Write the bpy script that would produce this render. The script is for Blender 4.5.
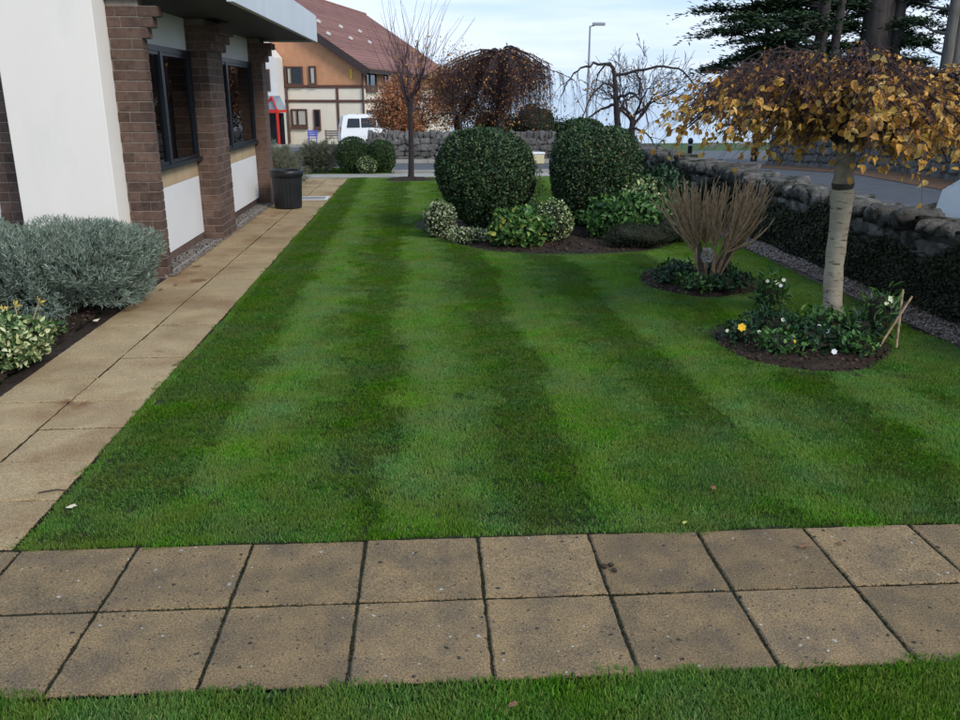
import bpy, math, random
import numpy as np
from mathutils import Vector, Matrix
R = math.radians
random.seed(7); RNG = np.random.default_rng(7)
for o in list(bpy.data.objects): bpy.data.objects.remove(o)
SC = bpy.context.scene
COL = SC.collection

# ------------------------------------------------------------------ camera, sky, sun, exposure
cam = bpy.data.objects.new('camera', bpy.data.cameras.new('camera')); COL.objects.link(cam)
cam.data.sensor_width = 36; cam.data.lens = 31.875; cam.data.clip_end = 40000; cam.data.clip_start = .05
cam.location = (0, 0, 1.78); cam.rotation_euler = (R(90 - 17.377), 0, R(-4.366))
SC.camera = cam
SUN_EL, SUN_AZ = 36, 140          # degrees; azimuth clockwise from +Y (the sun stands behind the camera, to its right)
W = bpy.data.worlds.new('World'); SC.world = W; W.use_nodes = True
def world():
    nt = W.node_tree; nt.nodes.clear(); N = nt.nodes.new; L = nt.links.new
    out = N('ShaderNodeOutputWorld')
    sky = N('ShaderNodeTexSky'); sky.sky_type = 'NISHITA'; sky.sun_disc = False
    sky.sun_elevation = R(SUN_EL); sky.sun_rotation = R(SUN_AZ); sky.air_density = 1.0; sky.dust_density = 1.5
    b1 = N('ShaderNodeBackground'); b1.inputs[1].default_value = .1; L(sky.outputs[0], b1.inputs[0])
    tc = N('ShaderNodeTexCoord'); mp = N('ShaderNodeMapping'); mp.inputs['Scale'].default_value = (1.0, 1.0, 9.0)
    L(tc.outputs['Generated'], mp.inputs[0])
    nz = N('ShaderNodeTexNoise'); nz.inputs['Scale'].default_value = 1.6; nz.inputs['Detail'].default_value = 5; nz.inputs['Roughness'].default_value = .55
    L(mp.outputs[0], nz.inputs['Vector'])
    rp = N('ShaderNodeValToRGB'); e = rp.color_ramp.elements
    e[0].position = .38; e[0].color = (.29, .50, .77, 1); e[1].position = .62; e[1].color = (.66, .75, .90, 1)
    L(nz.outputs['Fac'], rp.inputs[0])
    b2 = N('ShaderNodeBackground'); b2.inputs[1].default_value = .92; L(rp.outputs[0], b2.inputs[0])
    mx = N('ShaderNodeMixShader'); mx.inputs[0].default_value = .86
    L(b1.outputs[0], mx.inputs[1]); L(b2.outputs[0], mx.inputs[2]); L(mx.outputs[0], out.inputs[0])
world()
sd = bpy.data.lights.new('sun', 'SUN'); sd.energy = 1.5; sd.angle = R(18); sd.color = (1, .92, .82)
sun = bpy.data.objects.new('sun', sd); COL.objects.link(sun)
_az = R(SUN_AZ); _el = R(SUN_EL)
sun.rotation_euler = Vector((math.sin(_az) * math.cos(_el), math.cos(_az) * math.cos(_el), math.sin(_el))).to_track_quat('Z', 'Y').to_euler()
SC.view_settings.view_transform = 'Standard'; SC.view_settings.look = 'None'
SC.view_settings.exposure = .62; SC.view_settings.gamma = 1; SC.view_settings.use_curve_mapping = False
SC.cycles.max_bounces = 6; SC.cycles.transparent_max_bounces = 8; SC.cycles.use_denoising = True

# ------------------------------------------------------------------ materials
MATS = {}
def mat(name, c1, c2=None, scale=8., rough=.8, bump=0., bscale=40., attr=None, rand=0., spec=.3, c3=None, s3=2., a3=(.5, .7), metal=0., transl=0., detail=5, spots=None, stretch=None, grain=None):
    """c1/c2 mixed by noise; c3 laid over in patches; attr: list of colours ramped by the per-face value 'rnd'; rand: value change per object; spots: (colour, scale, size)"""
    if name in MATS: return MATS[name]
    m = bpy.data.materials.new(name); m.use_nodes = True; MATS[name] = m
    nt = m.node_tree; N = nt.nodes.new; L = nt.links.new
    b = nt.nodes['Principled BSDF']; b.inputs['Roughness'].default_value = rough
    b.inputs['Specular IOR Level'].default_value = spec; b.inputs['Metallic'].default_value = metal
    geo = N('ShaderNodeNewGeometry'); pos = geo.outputs['Position']
    if stretch:
        mp = N('ShaderNodeMapping'); mp.inputs['Scale'].default_value = stretch; L(pos, mp.inputs[0]); pos = mp.outputs[0]
    def noise(s, d=detail, ro=.6):
        n = N('ShaderNodeTexNoise'); n.inputs['Scale'].default_value = s; n.inputs['Detail'].default_value = d; n.inputs['Roughness'].default_value = ro
        L(pos, n.inputs['Vector']); return n.outputs['Fac']
    def ramp(f, stops):
        r = N('ShaderNodeValToRGB'); el = r.color_ramp.elements
        while len(el) < len(stops): el.new(.5)
        for k, (p, c) in enumerate(stops): el[k].position = p; el[k].color = (*c, 1)
        L(f, r.inputs[0]); return r.outputs[0]
    def mix(f, a, c, mode='MIX'):
        x = N('ShaderNodeMix'); x.data_type = 'RGBA'; x.blend_type = mode
        if isinstance(f, float): x.inputs[0].default_value = f
        else: L(f, x.inputs[0])
        for i, v in ((6, a), (7, c)):
            if isinstance(v, tuple): x.inputs[i].default_value = (*v, 1)
            else: L(v, x.inputs[i])
        return x.outputs[2]
    if attr:
        at = N('ShaderNodeAttribute'); at.attribute_name = 'rnd'
        col = ramp(at.outputs['Fac'], [(k / max(1, len(attr) - 1), c) for k, c in enumerate(attr)])
        if c2: col = mix(ramp(noise(scale), [(.35, (0, 0, 0)), (.65, (1, 1, 1))]), col, c2, 'MULTIPLY')
    elif c2: col = ramp(noise(scale), [(.32, c1), (.68, c2)])
    else:
        rgb = N('ShaderNodeRGB'); rgb.outputs[0].default_value = (*c1, 1); col = rgb.outputs[0]
    if c3: col = mix(ramp(noise(s3), [(a3[0], (0, 0, 0)), (a3[1], (1, 1, 1))]), col, c3)
    for sp in (spots or []):
        v = N('ShaderNodeTexVoronoi'); v.inputs['Scale'].default_value = sp[1]
        wn = N('ShaderNodeTexNoise'); wn.inputs['Scale'].default_value = sp[1] * 5; L(pos, wn.inputs['Vector'])
        vm = N('ShaderNodeVectorMath'); vm.operation = 'MULTIPLY_ADD'; vm.inputs[1].default_value = (.22 / sp[1],) * 3; L(wn.outputs['Color'], vm.inputs[0]); L(pos, vm.inputs[2]); L(vm.outputs[0], v.inputs['Vector'])
        col = mix(ramp(v.outputs['Distance'], [(sp[2] * .6, (1, 1, 1)), (sp[2], (0, 0, 0))]), col, sp[0])
    if grain:                                                      # fine aggregate
        col = mix(1., col, ramp(noise(grain[0], 3, .7), [(.36, (grain[1],) * 3), (.64, (grain[2],) * 3)]), 'MULTIPLY')
    if rand:
        oi = N('ShaderNodeObjectInfo'); h = N('ShaderNodeHueSaturation')
        mr = N('ShaderNodeMapRange'); mr.inputs[3].default_value = 1 - rand; mr.inputs[4].default_value = 1 + rand
        L(oi.outputs['Random'], mr.inputs[0]); L(mr.outputs[0], h.inputs['Value']); L(col, h.inputs['Color']); col = h.outputs[0]
    L(col, b.inputs['Base Color'])
    if bump:
        bp = N('ShaderNodeBump'); bp.inputs['Strength'].default_value = bump; bp.inputs['Distance'].default_value = .02
        L(noise(bscale, 8), bp.inputs['Height']); L(bp.outputs[0], b.inputs['Normal'])
    if transl:
        t = N('ShaderNodeBsdfTranslucent'); L(col, t.inputs[0]); mx = N('ShaderNodeMixShader'); mx.inputs[0].default_value = transl
        L(b.outputs[0], mx.inputs[1]); L(t.outputs[0], mx.inputs[2]); L(mx.outputs[0], nt.nodes['Material Output'].inputs[0])
    return m
def glass(name, tint=(.9, .95, .95), clear=.75):
    m = bpy.data.materials.new(name); m.use_nodes = True; nt = m.node_tree; N = nt.nodes.new; L = nt.links.new
    nt.nodes.remove(nt.nodes['Principled BSDF'])
    tr = N('ShaderNodeBsdfTransparent'); tr.inputs[0].default_value = (*[c * clear for c in tint], 1)
    gl = N('ShaderNodeBsdfGlossy'); gl.inputs['Roughness'].default_value = .01
    fr = N('ShaderNodeFresnel'); fr.inputs[0].default_value = 1.5
    mx = N('ShaderNodeMixShader'); L(fr.outputs[0], mx.inputs[0]); L(tr.outputs[0], mx.inputs[1]); L(gl.outputs[0], mx.inputs[2])
    L(mx.outputs[0], nt.nodes['Material Output'].inputs[0]); return m

# ------------------------------------------------------------------ mesh helpers
def fast_mesh(name, V, F, rnd=None):
    """V (n,3), F: array (m,3) or (m,4)"""
    me = bpy.data.meshes.new(name); V = np.asarray(V, np.float32); F = np.asarray(F, np.int32)
    me.vertices.add(len(V)); me.vertices.foreach_set('co', V.ravel())
    k = F.shape[1]; me.loops.add(F.size); me.loops.foreach_set('vertex_index', F.ravel())
    me.polygons.add(len(F)); me.polygons.foreach_set('loop_start', np.arange(0, F.size, k, dtype=np.int32))
    if rnd is not None:
        a = me.attributes.new('rnd', 'FLOAT', 'FACE'); a.data.foreach_set('value', np.asarray(rnd, np.float32))
    me.update(calc_edges=True); me.validate(); return me
class MB:
    def __init__(s): s.v = []; s.f = []
    def add(s, vs, fs):
        b = len(s.v); s.v += [tuple(map(float, q)) for q in vs]; s.f += [tuple(i + b for i in f) for f in fs]; return s
    def box(s, x0, x1, y0, y1, z0, z1, M=None):
        vs = [Vector(q) for q in ((x0, y0, z0), (x1, y0, z0), (x1, y1, z0), (x0, y1, z0), (x0, y0, z1), (x1, y0, z1), (x1, y1, z1), (x0, y1, z1))]
        if M is not None: vs = [M @ q for q in vs]
        return s.add(vs, [(0, 3, 2, 1), (4, 5, 6, 7), (0, 1, 5, 4), (1, 2, 6, 5), (2, 3, 7, 6), (3, 0, 4, 7)])
    def prism(s, poly, z0, z1, M=None):
        """polygon in xy drawn up from z0 to z1 (M may turn it)"""
        n = len(poly); vs = [Vector((*q, z0)) for q in poly] + [Vector((*q, z1)) for q in poly]
        if M is not None: vs = [M @ q for q in vs]
        return s.add(vs, [tuple(range(n - 1, -1, -1)), tuple(range(n, 2 * n))] + [(i, (i + 1) % n, n + (i + 1) % n, n + i) for i in range(n)])
    def bar(s, a, b, r, n=6, r2=None):
        tv, tf = tube_arrays([np.array([a, b], float)], [np.array([r, r2 or r])], n); return s.add(tv, [tuple(q) for q in tf])
    def lathe(s, prof, n=24, c=(0, 0, 0), rib=0., nrib=0):
        k = len(prof); vs = []
        for i in range(n):
            a = 2 * math.pi * i / n; q = 1 + (rib * (1 if i % 2 else -1) if rib else 0)
            for r, z in prof: vs.append((c[0] + r * q * math.cos(a), c[1] + r * q * math.sin(a), c[2] + z))
        fs = [(i * k + j, ((i + 1) % n) * k + j, ((i + 1) % n) * k + j + 1, i * k + j + 1) for i in range(n) for j in range(k - 1)]
        return s.add(vs, fs)
    def build(s, name, m, parent=None, smooth=False, loc=None, bevel=0.):
        me = bpy.data.meshes.new(name); me.from_pydata(s.v, [], s.f); me.update()
        return link(name, me, m, parent, smooth, loc, bevel)
def link(name, me, m, parent=None, smooth=False, loc=None, bevel=0.):
    o = bpy.data.objects.new(name, me); COL.objects.link(o)
    if m is not None and not me.materials: me.materials.append(m)
    if parent: o.parent = parent
    if smooth:
        me.polygons.foreach_set('use_smooth', [True] * len(me.polygons))
    if loc is not None: o.location = loc
    if bevel:
        b = o.modifiers.new('bevel', 'BEVEL'); b.width = bevel; b.segments = 2; b.limit_method = 'ANGLE'
    return o
def tag(o, label=None, cat=None, group=None, kind=None):
    if label: o['label'] = label
    if cat: o['category'] = cat
    if group: o['group'] = group
    if kind: o['kind'] = kind
    return o
def empty(name, loc, rz=0, label=None, cat=None, group=None):
    o = bpy.data.objects.new(name, None); COL.objects.link(o); o.location = loc; o.rotation_euler.z = rz; o.empty_display_size = .1
    return tag(o, label, cat, group)
def copy_tree(o, parent=None):
    c = o.copy(); COL.objects.link(c); c.parent = parent
    for ch in o.children: copy_tree(ch, c)
    return c
def unit(v):
    v = np.asarray(v, float); return v / np.maximum(np.linalg.norm(v, axis=-1, keepdims=True), 1e-9)
def tube_arrays(lines, radii, n=4):
    VS, FS, b = [], [], 0
    ang = np.arange(n) * 2 * math.pi / n; ca = np.cos(ang)[None, :, None]; sa = np.sin(ang)[None, :, None]
    for P, r in zip(lines, radii):
        P = np.asarray(P, float); k = len(P)
        T = np.empty_like(P); T[1:-1] = P[2:] - P[:-2]; T[0] = P[1] - P[0]; T[-1] = P[-1] - P[-2]; T = unit(T)
        ref = np.array([.31, .2, .93]) if abs(T[0] @ np.array([.31, .2, .93])) < .9 else np.array([.9, -.4, .1])
        U = unit(np.cross(T, ref)); Q = np.cross(T, U)
        ring = P[:, None, :] + np.asarray(r, float)[:, None, None] * (ca * U[:, None, :] + sa * Q[:, None, :])
        VS.append(ring.reshape(-1, 3))
        i = np.arange(k - 1)[:, None] * n; j = np.arange(n)[None, :]; jn = (j + 1) % n
        FS.append(np.stack([b + i + j, b + i + jn, b + i + n + jn, b + i + n + j], -1).reshape(-1, 4)); b += k * n
    return np.concatenate(VS), np.concatenate(FS)
def tubes(name, lines, radii, m, parent=None, n=4, smooth=True, rnd=None):
    V, F = tube_arrays(lines, radii, n); return link(name, fast_mesh(name, V, F), m, parent, smooth)
def leaf_arrays(P, D, Nn, L, Wd, fold=.2, curl=.1, oval=False):
    P = np.asarray(P, float); D = unit(D); S = unit(np.cross(Nn, D)); U = np.cross(D, S); n = len(P)
    L = np.broadcast_to(np.asarray(L, float), (n,))[:, None]; Wd = np.broadcast_to(np.asarray(Wd, float), (n,))[:, None]
    if not oval:
        V = np.stack([P, P + D * L * .5 - S * Wd * .5 + U * Wd * fold, P + D * L - U * L * curl, P + D * L * .5 + S * Wd * .5 + U * Wd * fold], 1)
        b = np.arange(n)[:, None, None] * 4; F = (b + np.array([[0, 1, 2], [0, 2, 3]])[None]).reshape(-1, 3); return V.reshape(-1, 3), F, 2
    V = np.stack([P, P + D * L * .22 - S * Wd * .42 + U * Wd * fold, P + D * L * .62 - S * Wd * .40 + U * (Wd * fold - L * curl * .3), P + D * L - U * L * curl,
                  P + D * L * .62 + S * Wd * .40 + U * (Wd * fold - L * curl * .3), P + D * L * .22 + S * Wd * .42 + U * Wd * fold], 1)
    b = np.arange(n)[:, None, None] * 6; F = (b + np.array([[0, 1, 2, 3], [0, 3, 4, 5]])[None]).reshape(-1, 4); return V.reshape(-1, 3), F, 2
def leaves(name, P, D, Nn, L, Wd, m, parent=None, rnd=None, kind='stuff', **kw):
    V, F, k = leaf_arrays(P, D, Nn, L, Wd, **kw)
    if rnd is None: rnd = RNG.random(len(P))
    o = link(name, fast_mesh(name, V, F, np.repeat(rnd, k)), m, parent)
    if kind: o['kind'] = kind
    return o
def rdir(n): return unit(RNG.normal(size=(n, 3)))
def lumps(U, seed, amp, freq=3.):
    """smooth lumpy noise on directions or points"""
    g = np.random.default_rng(seed); out = np.zeros(len(U))
    for k in range(6):
        w = g.normal(size=3) * freq; out += np.sin(U @ w + g.random() * 6.28)
    return 1 + amp * out / 2.4
def shell_points(n, c, rad, seed, amp=.06, freq=3., p=2., zmin=-.95, depth=.25):
    """points and outward normals on a lumpy superellipsoid"""
    U = rdir(int(n * 1.6)); U = U[U[:, 2] > zmin][:n]
    q = (np.abs(U) ** p).sum(1) ** (-1 / p)
    s = q * lumps(U, seed, amp, freq) * (1 - depth * RNG.random(len(U)) ** 2.5)
    s = np.where(RNG.random(len(U)) < .02, s * (1.02 + .05 * RNG.random(len(U))), s)
    nn = unit(np.sign(U) * np.abs(U * q[:, None]) ** (p - 1) / np.asarray(rad))
    return np.asarray(c) + U * s[:, None] * np.asarray(rad), nn
def blob(name, c, rad, m, parent, seed, amp=.06, freq=3., p=2., sc=.86, nu=20, nv=12):
    vs = []; fs = []
    U = np.array([[math.sin(math.pi * j / nv) * math.cos(2 * math.pi * i / nu), math.sin(math.pi * j / nv) * math.sin(2 * math.pi * i / nu), math.cos(math.pi * j / nv)] for j in range(nv + 1) for i in range(nu)])
    q = (np.abs(U) ** p).sum(1) ** (-1 / p); V = np.asarray(c) + U * (q * lumps(U, seed, amp, freq) * sc)[:, None] * np.asarray(rad)
    fs = [(j * nu + i, (j + 1) * nu + i, (j + 1) * nu + (i + 1) % nu, j * nu + (i + 1) % nu) for j in range(nv) for i in range(nu)]
    return link(name, fast_mesh(name, V, fs), m, parent, True)
def bush(name, loc, rad, n, L, Wd, m, label, cat='shrub', p=2., amp=.06, freq=3., zc=None, seed=1, group=None, core='twig_dark', lean=.6, rz=0, zmin=-.85, depth=.25, oval=False, stems=True, taper=0.):
    """a shrub: stems, a dense inside, leaves over its lumpy surface"""
    t = empty(name, loc, rz, label, cat, group); zc = rad[2] * .97 if zc is None else zc
    P, nn = shell_points(n, (0, 0, zc), rad, seed, amp, freq, p, zmin, depth)
    if taper: P[:, :2] *= (1 - taper * np.clip(1 - P[:, 2] / (zc * 1.15), 0, 1) ** 1.3)[:, None]
    k = P[:, 2] > .005; P = P[k]; nn = nn[k]
    D = unit(rdir(len(P)) + nn * lean + np.array([0, 0, .25])); NN = unit(nn + .7 * rdir(len(P)))
    leaves('foliage', P, D, NN, L * (.7 + .6 * RNG.random(len(P))), Wd * (.7 + .6 * RNG.random(len(P))), m, t, oval=oval)
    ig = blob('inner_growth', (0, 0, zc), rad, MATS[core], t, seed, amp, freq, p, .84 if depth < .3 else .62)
    if taper:
        for v in ig.data.vertices: q = 1 - taper * max(0, min(1, 1 - v.co.z / (zc * 1.15))) ** 1.3; v.co.x *= q; v.co.y *= q
    if stems:
        ln = []; rr = []
        for i in range(7):
            a = random.random() * 6.28; ln.append([(.06 * math.cos(a), .06 * math.sin(a), -.03), (rad[0] * .35 * math.cos(a), rad[1] * .35 * math.sin(a), zc * .6), (rad[0] * .6 * math.cos(a), rad[1] * .6 * math.sin(a), zc * 1.1)]); rr.append([.014, .01, .005])
        tubes('stems', ln, rr, MATS['bark_brown'], t, 5)
    return t
def grow(p, d, length, r, levels, lines, radii, rg, spread=.6, nchild=3, shrink=.68, up=.15, jit=.14, tips=None, seg=4, rmin=.003):
    """recursive branching; fills lines / radii / tips"""
    p = np.array(p, float); d = unit(np.array(d, float)); P = [p]; 
    for k in range(seg):
        d = unit(d + rg.normal(size=3) * jit + np.array([0, 0, up])); P.append(P[-1] + d * length / seg)
    r1 = max(rmin, r * (.55 if levels else .3)); lines.append(np.array(P)); radii.append(np.linspace(r, r1, seg + 1))
    if levels == 0:
        if tips is not None: tips.append((P[-1], d)); 
        return
    for k in range(nchild):
        i = seg if k == 0 else rg.integers(max(1, seg // 2), seg + 1)
        ax = unit(np.cross(d, rg.normal(size=3))); dd = unit(d * math.cos(spread) + ax * math.sin(spread) * (.5 if k == 0 else 1))
        grow(P[i], dd, length * shrink * (.75 + .5 * rg.random()), r1 * (.9 if k == 0 else .75), levels - 1, lines, radii, rg, spread, nchild, shrink, up, jit, tips, seg, rmin)

# colours (linear, real-world)
mat('bark_brown', (.05, .035, .025), (.11, .08, .055), 30, .9, .5, 60)
mat('bark_grey', (.06, .055, .05), (.13, .115, .1), 12, .9, .6, 40)
mat('bark_dark', (.022, .017, .017), (.05, .038, .034), 25, .9, .4, 60)
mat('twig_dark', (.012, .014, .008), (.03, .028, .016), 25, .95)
mat('twig_purple', (.045, .026, .028), (.085, .05, .05), 25, .85)
mat('twig_tan', (.22, .135, .075), (.48, .34, .20), 22, .85, .2, 80)
mat('soil', (.014, .009, .006), (.05, .032, .022), 14, 1., .9, 45, c3=(.07, .045, .03), s3=40, a3=(.58, .72))
mat('white_render', (.88, .82, .745), (.83, .77, .70), 1.4, .75, .1, 160, c3=(.72, .68, .63), s3=.9, a3=(.55, .8), stretch=(1, 1, .35))
mat('white_board', (.84, .82, .80), (.79, .77, .755), 2, .4, .02, 60)
mat('fascia', (.55, .58, .60), (.62, .64, .66), 1.2, .45, c3=(.45, .47, .48), s3=3, a3=(.6, .8), stretch=(1, 1, .2))
mat('soffit', (.035, .04, .045), (.05, .055, .06), 4, .6)
mat('mortar', (.27, .225, .19), (.20, .165, .14), 20, .95, .3, 90)
mat('brick', (.105, .064, .048), (.155, .098, .074), 26, .85, .5, 120, rand=.28, c3=(.065, .042, .038), s3=9, a3=(.5, .75))
mat('frame_dark', (.008, .011, .016), None, rough=.35, spec=.5)
mat('timber_tan', (.42, .30, .17), (.52, .39, .24), 9, .7, .15, 40, rand=.05, stretch=(1, 1, .15))
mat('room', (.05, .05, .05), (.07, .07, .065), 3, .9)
mat('curtain', (.34, .36, .31), (.44, .45, .40), 6, .9)
mat('slab', (.31, .205, .100), (.205, .140, .074), 6., .9, .55, 170, rand=.17, c3=(.135, .10, .066), s3=5.2, a3=(.46, .74), detail=10, grain=(135, .55, 1.35),
    spots=[((.09, .07, .055), 75, .22), ((.36, .28, .18), 95, .20), ((.44, .43, .38), 13, .085), ((.40, .39, .34), 6.5, .06), ((.035, .03, .022), 10, .10), ((.06, .05, .04), 26, .16)])
mat('slab_pale', (.42, .305, .165), (.33, .235, .125), 4., .9, .35, 170, rand=.08, c3=(.24, .135, .062), s3=1.5, a3=(.48, .70), detail=9, grain=(120, .62, 1.28),
    spots=[((.18, .13, .09), 80, .16), ((.05, .04, .03), 12, .07), ((.20, .10, .045), 2.2, .22)])
mat('joint', (.018, .02, .01), (.035, .03, .02), 30, 1.)
mat('turf_base', (.020, .026, .010), (.03, .04, .014), 6, 1., .5, 60)
mat('verge', (.04, .075, .018), (.065, .10, .03), 1.2, 1., .5, 30)
mat('asphalt', (.075, .078, .085), (.11, .113, .12), 3, .85, .3, 150)
mat('asphalt_dark', (.055, .058, .066), (.075, .078, .088), 3, .85, .3, 150)
mat('concrete', (.36, .34, .30), (.28, .265, .24), 4, .9, .3, 80)
mat('gravel_base', (.10, .075, .07), (.05, .04, .038), 40, 1., .6, 60)
mat('pebble', None or (.2, .15, .14), attr=[(.08, .058, .048), (.18, .13, .105), (.27, .205, .17), (.13, .108, .095), (.38, .335, .29)], rough=.85)
mat('pebble_grey', (.2, .2, .2), attr=[(.10, .09, .085), (.19, .17, .155), (.27, .24, .21), (.14, .12, .11)], rough=.85)
mat('stone', (.062, .057, .052), (.19, .175, .155), 24, .95, 1., 45, rand=.38, detail=10, c3=(.020, .022, .015), s3=6, a3=(.47, .62), spots=[((.30, .30, .26), 13, .10)])
mat('stone_grey', (.07, .067, .063), (.17, .16, .15), 9, .92, .8, 22, rand=.3, c3=(.07, .065, .06), s3=3, a3=(.5, .7))
mat('wall_core', (.035, .033, .028), (.07, .065, .055), 12, 1., .8, 35)


# ------------------------------------------------------------------ land, sea, roads
def zt(x, y):
    s = min(1., max(0., (x - 2) / 10)); s = s * s * (3 - 2 * s)
    return -(.036 + .0195 * s) * max(0., min(y, 98.) - 19.5) - .06 * (1 - s) * max(0., y - 62) - .35 * max(0., y - 113)
def grid_sheet(name, xs, ys, zf, m, kind='structure', fx=None):
    V = [((fx(x, y) if fx else x), y, 0) for y in ys for x in xs]; V = [(a, b, zf(a, b)) for a, b, c in V]; n = len(xs)
    F = [(j * n + i, j * n + i + 1, (j + 1) * n + i + 1, (j + 1) * n + i) for j in range(len(ys) - 1) for i in range(n - 1)]
    o = link(name, fast_mesh(name, V, F), m); 
    if kind: o['kind'] = kind
    return o
fr = lambda a, b, s: list(np.arange(a, b + 1e-6, s))
grid_sheet('ground', [-300, -120, -60, -30] + fr(-20, 20, 1) + [24, 28, 32, 36, 40, 46, 52, 60, 80, 120, 250], [-40, -10, 0, 10, 19.5] + fr(20, 60, 1) + fr(62, 112, 2) + [113, 116, 125], lambda x, y: zt(x, y) - .03, MATS['verge'])
mat('sea', (.40, .47, .52), (.44, .50, .55), .05, .25, .2, .6, spec=.5)
grid_sheet('sea', [-9000, 9000], [112, 20000], lambda x, y: -5.2, MATS['sea'])
ROADS = [([-40, -30, -20, -12] + fr(-8, -.4, .95), fr(22.2, 27.4, .52), None), (fr(-.4, 5, .6), fr(20.3, 27.4, .71), None), ([-40, -30, -20, -12] + fr(-8, -1.7, .9), fr(27.404, 52, 1.12), None), (list(np.linspace(5.004, 10.3, 9)), list(np.linspace(-8, 27.4, 60)), None)]
for xs, ys, f in ROADS:
    grid_sheet('road', xs, ys, lambda x, y: zt(x, y) - .008, MATS['asphalt_dark'] if xs[-1] > 9 else MATS['asphalt'])
grid_sheet('road', fr(0, 1, .125), fr(27.404, 90, 1.0), lambda x, y: zt(x, y) - .004, MATS['asphalt'], fx=lambda t, y: (7.2 + (y - 27.4) * .36) * (1 - t) + (11.2 + (y - 27.4) * .60) * t)
mat('litter', (.16, .075, .035), (.07, .045, .03), 9, 1., .5, 40)
grid_sheet('leaf_litter_verge', list(np.linspace(10.25, 11.7, 6)), list(np.linspace(-4, 27.3, 58)), lambda x, y: zt(x, y) + .002 + .05 * min(1, max(0, (x - 10.3) * 3)), MATS['litter'])
def kerb(name, pts, h=.11, w=.13):
    mb = MB()
    for (x0, y0), (x1, y1) in zip(pts, pts[1:]):
        n = max(1, int(math.hypot(x1 - x0, y1 - y0) / .9))
        for i in range(n):
            a, b = i / n, (i + 1) / n - .012 / max(.3, math.hypot(x1 - x0, y1 - y0)); ax, ay, bx, by = x0 + (x1 - x0) * a, y0 + (y1 - y0) * a, x0 + (x1 - x0) * b, y0 + (y1 - y0) * b
            L = math.hypot(bx - ax, by - ay); M = Matrix.Translation((ax, ay, zt(ax, ay) - .05)) @ Matrix.Rotation(math.atan2(by - ay, bx - ax), 4, 'Z')
            mb.box(0, L, -w / 2, w / 2, 0, h + .05, M)
    o = mb.build(name, MATS['concrete']); o['kind'] = 'structure'; return o
kerb('kerb', [(-.45, 20.36), (4.9, 20.36), (4.9, 12)])
kerb('kerb', [(-14, 22.2), (-.5, 22.2)])
kerb('kerb', [(-1.6, 27.45), (5.6, 27.45)], .1, .25)
pv = MB().box(-12, 4.25, 19.46, 20.26, -.05, .012).build('pavement', MATS['concrete']); pv['kind'] = 'structure'

# ------------------------------------------------------------------ paving: each slab a piece of its path
def slab_mesh(w, d, seed, h=.045):
    g = random.Random(seed); n = 11; V = []; F = []
    # a top with worn, slightly uneven rim, then sides
    ring = []
    for s, (ax, ay, bx, by) in enumerate(((0, 0, 1, 0), (1, 0, 1, 1), (1, 1, 0, 1), (0, 1, 0, 0))):
        for k in range(n): t = k / n; ring.append((ax + (bx - ax) * t, ay + (by - ay) * t))
    j = [(g.uniform(-.003, .003), g.uniform(-.003, .003)) for _ in ring]
    m = len(ring)
    for lvl, ins, z in ((0, 0, -h), (1, 0, -.006), (2, .006, 0)):
        for (u, v), (jx, jy) in zip(ring, j):
            x = (u - .5) * (w - 2 * ins); y = (v - .5) * (d - 2 * ins); V.append((x + jx, y + jy, z))
    for l in range(2):
        for i in range(m): F.append((l * m + i, l * m + (i + 1) % m, (l + 1) * m + (i + 1) % m, (l + 1) * m + i))
    F.append(tuple(range(2 * m, 3 * m)))
    me = bpy.data.meshes.new('slab'); me.from_pydata(V, [], F); me.update(); return me
def lay_slabs(name, org, rz, cols, rows, px, py, m, gap, base):
    p = MB().box(*base).build(name, MATS['joint']); p['kind'] = 'structure'; p.location = (*org, 0); p.rotation_euler.z = rz
    ms = [slab_mesh(px - gap, py - gap, s) for s in range(5)]
    for q in ms: q.materials.append(m)
    for j in range(rows):
        for i in range(cols):
            o = link('slab', ms[(i * 3 + j * 2 + random.randrange(2)) % 5], None, p)
            o.location = ((i + .5) * px, (j + .5) * py, random.uniform(-.003, .003)); o.rotation_euler = (random.uniform(-.004, .004), random.uniform(-.004, .004), random.uniform(-.004, .004) + random.choice((0, math.pi)))
    return p
# the cross path in the foreground, two slabs deep, and the side path along the building, two slabs wide
lay_slabs('cross_path', (-2.585, 2.315), -.017, 11, 2, .4672, .460, MATS['slab'], .011, (0, 5.14, -.01, .925, -.12, -.006))
lay_slabs('side_path', (-2.605, 3.240), -.0140, 2, 36, .4665, .4475, MATS['slab_pale'], .010, (0, .933, 0, 16.11, -.12, -.006))

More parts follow.
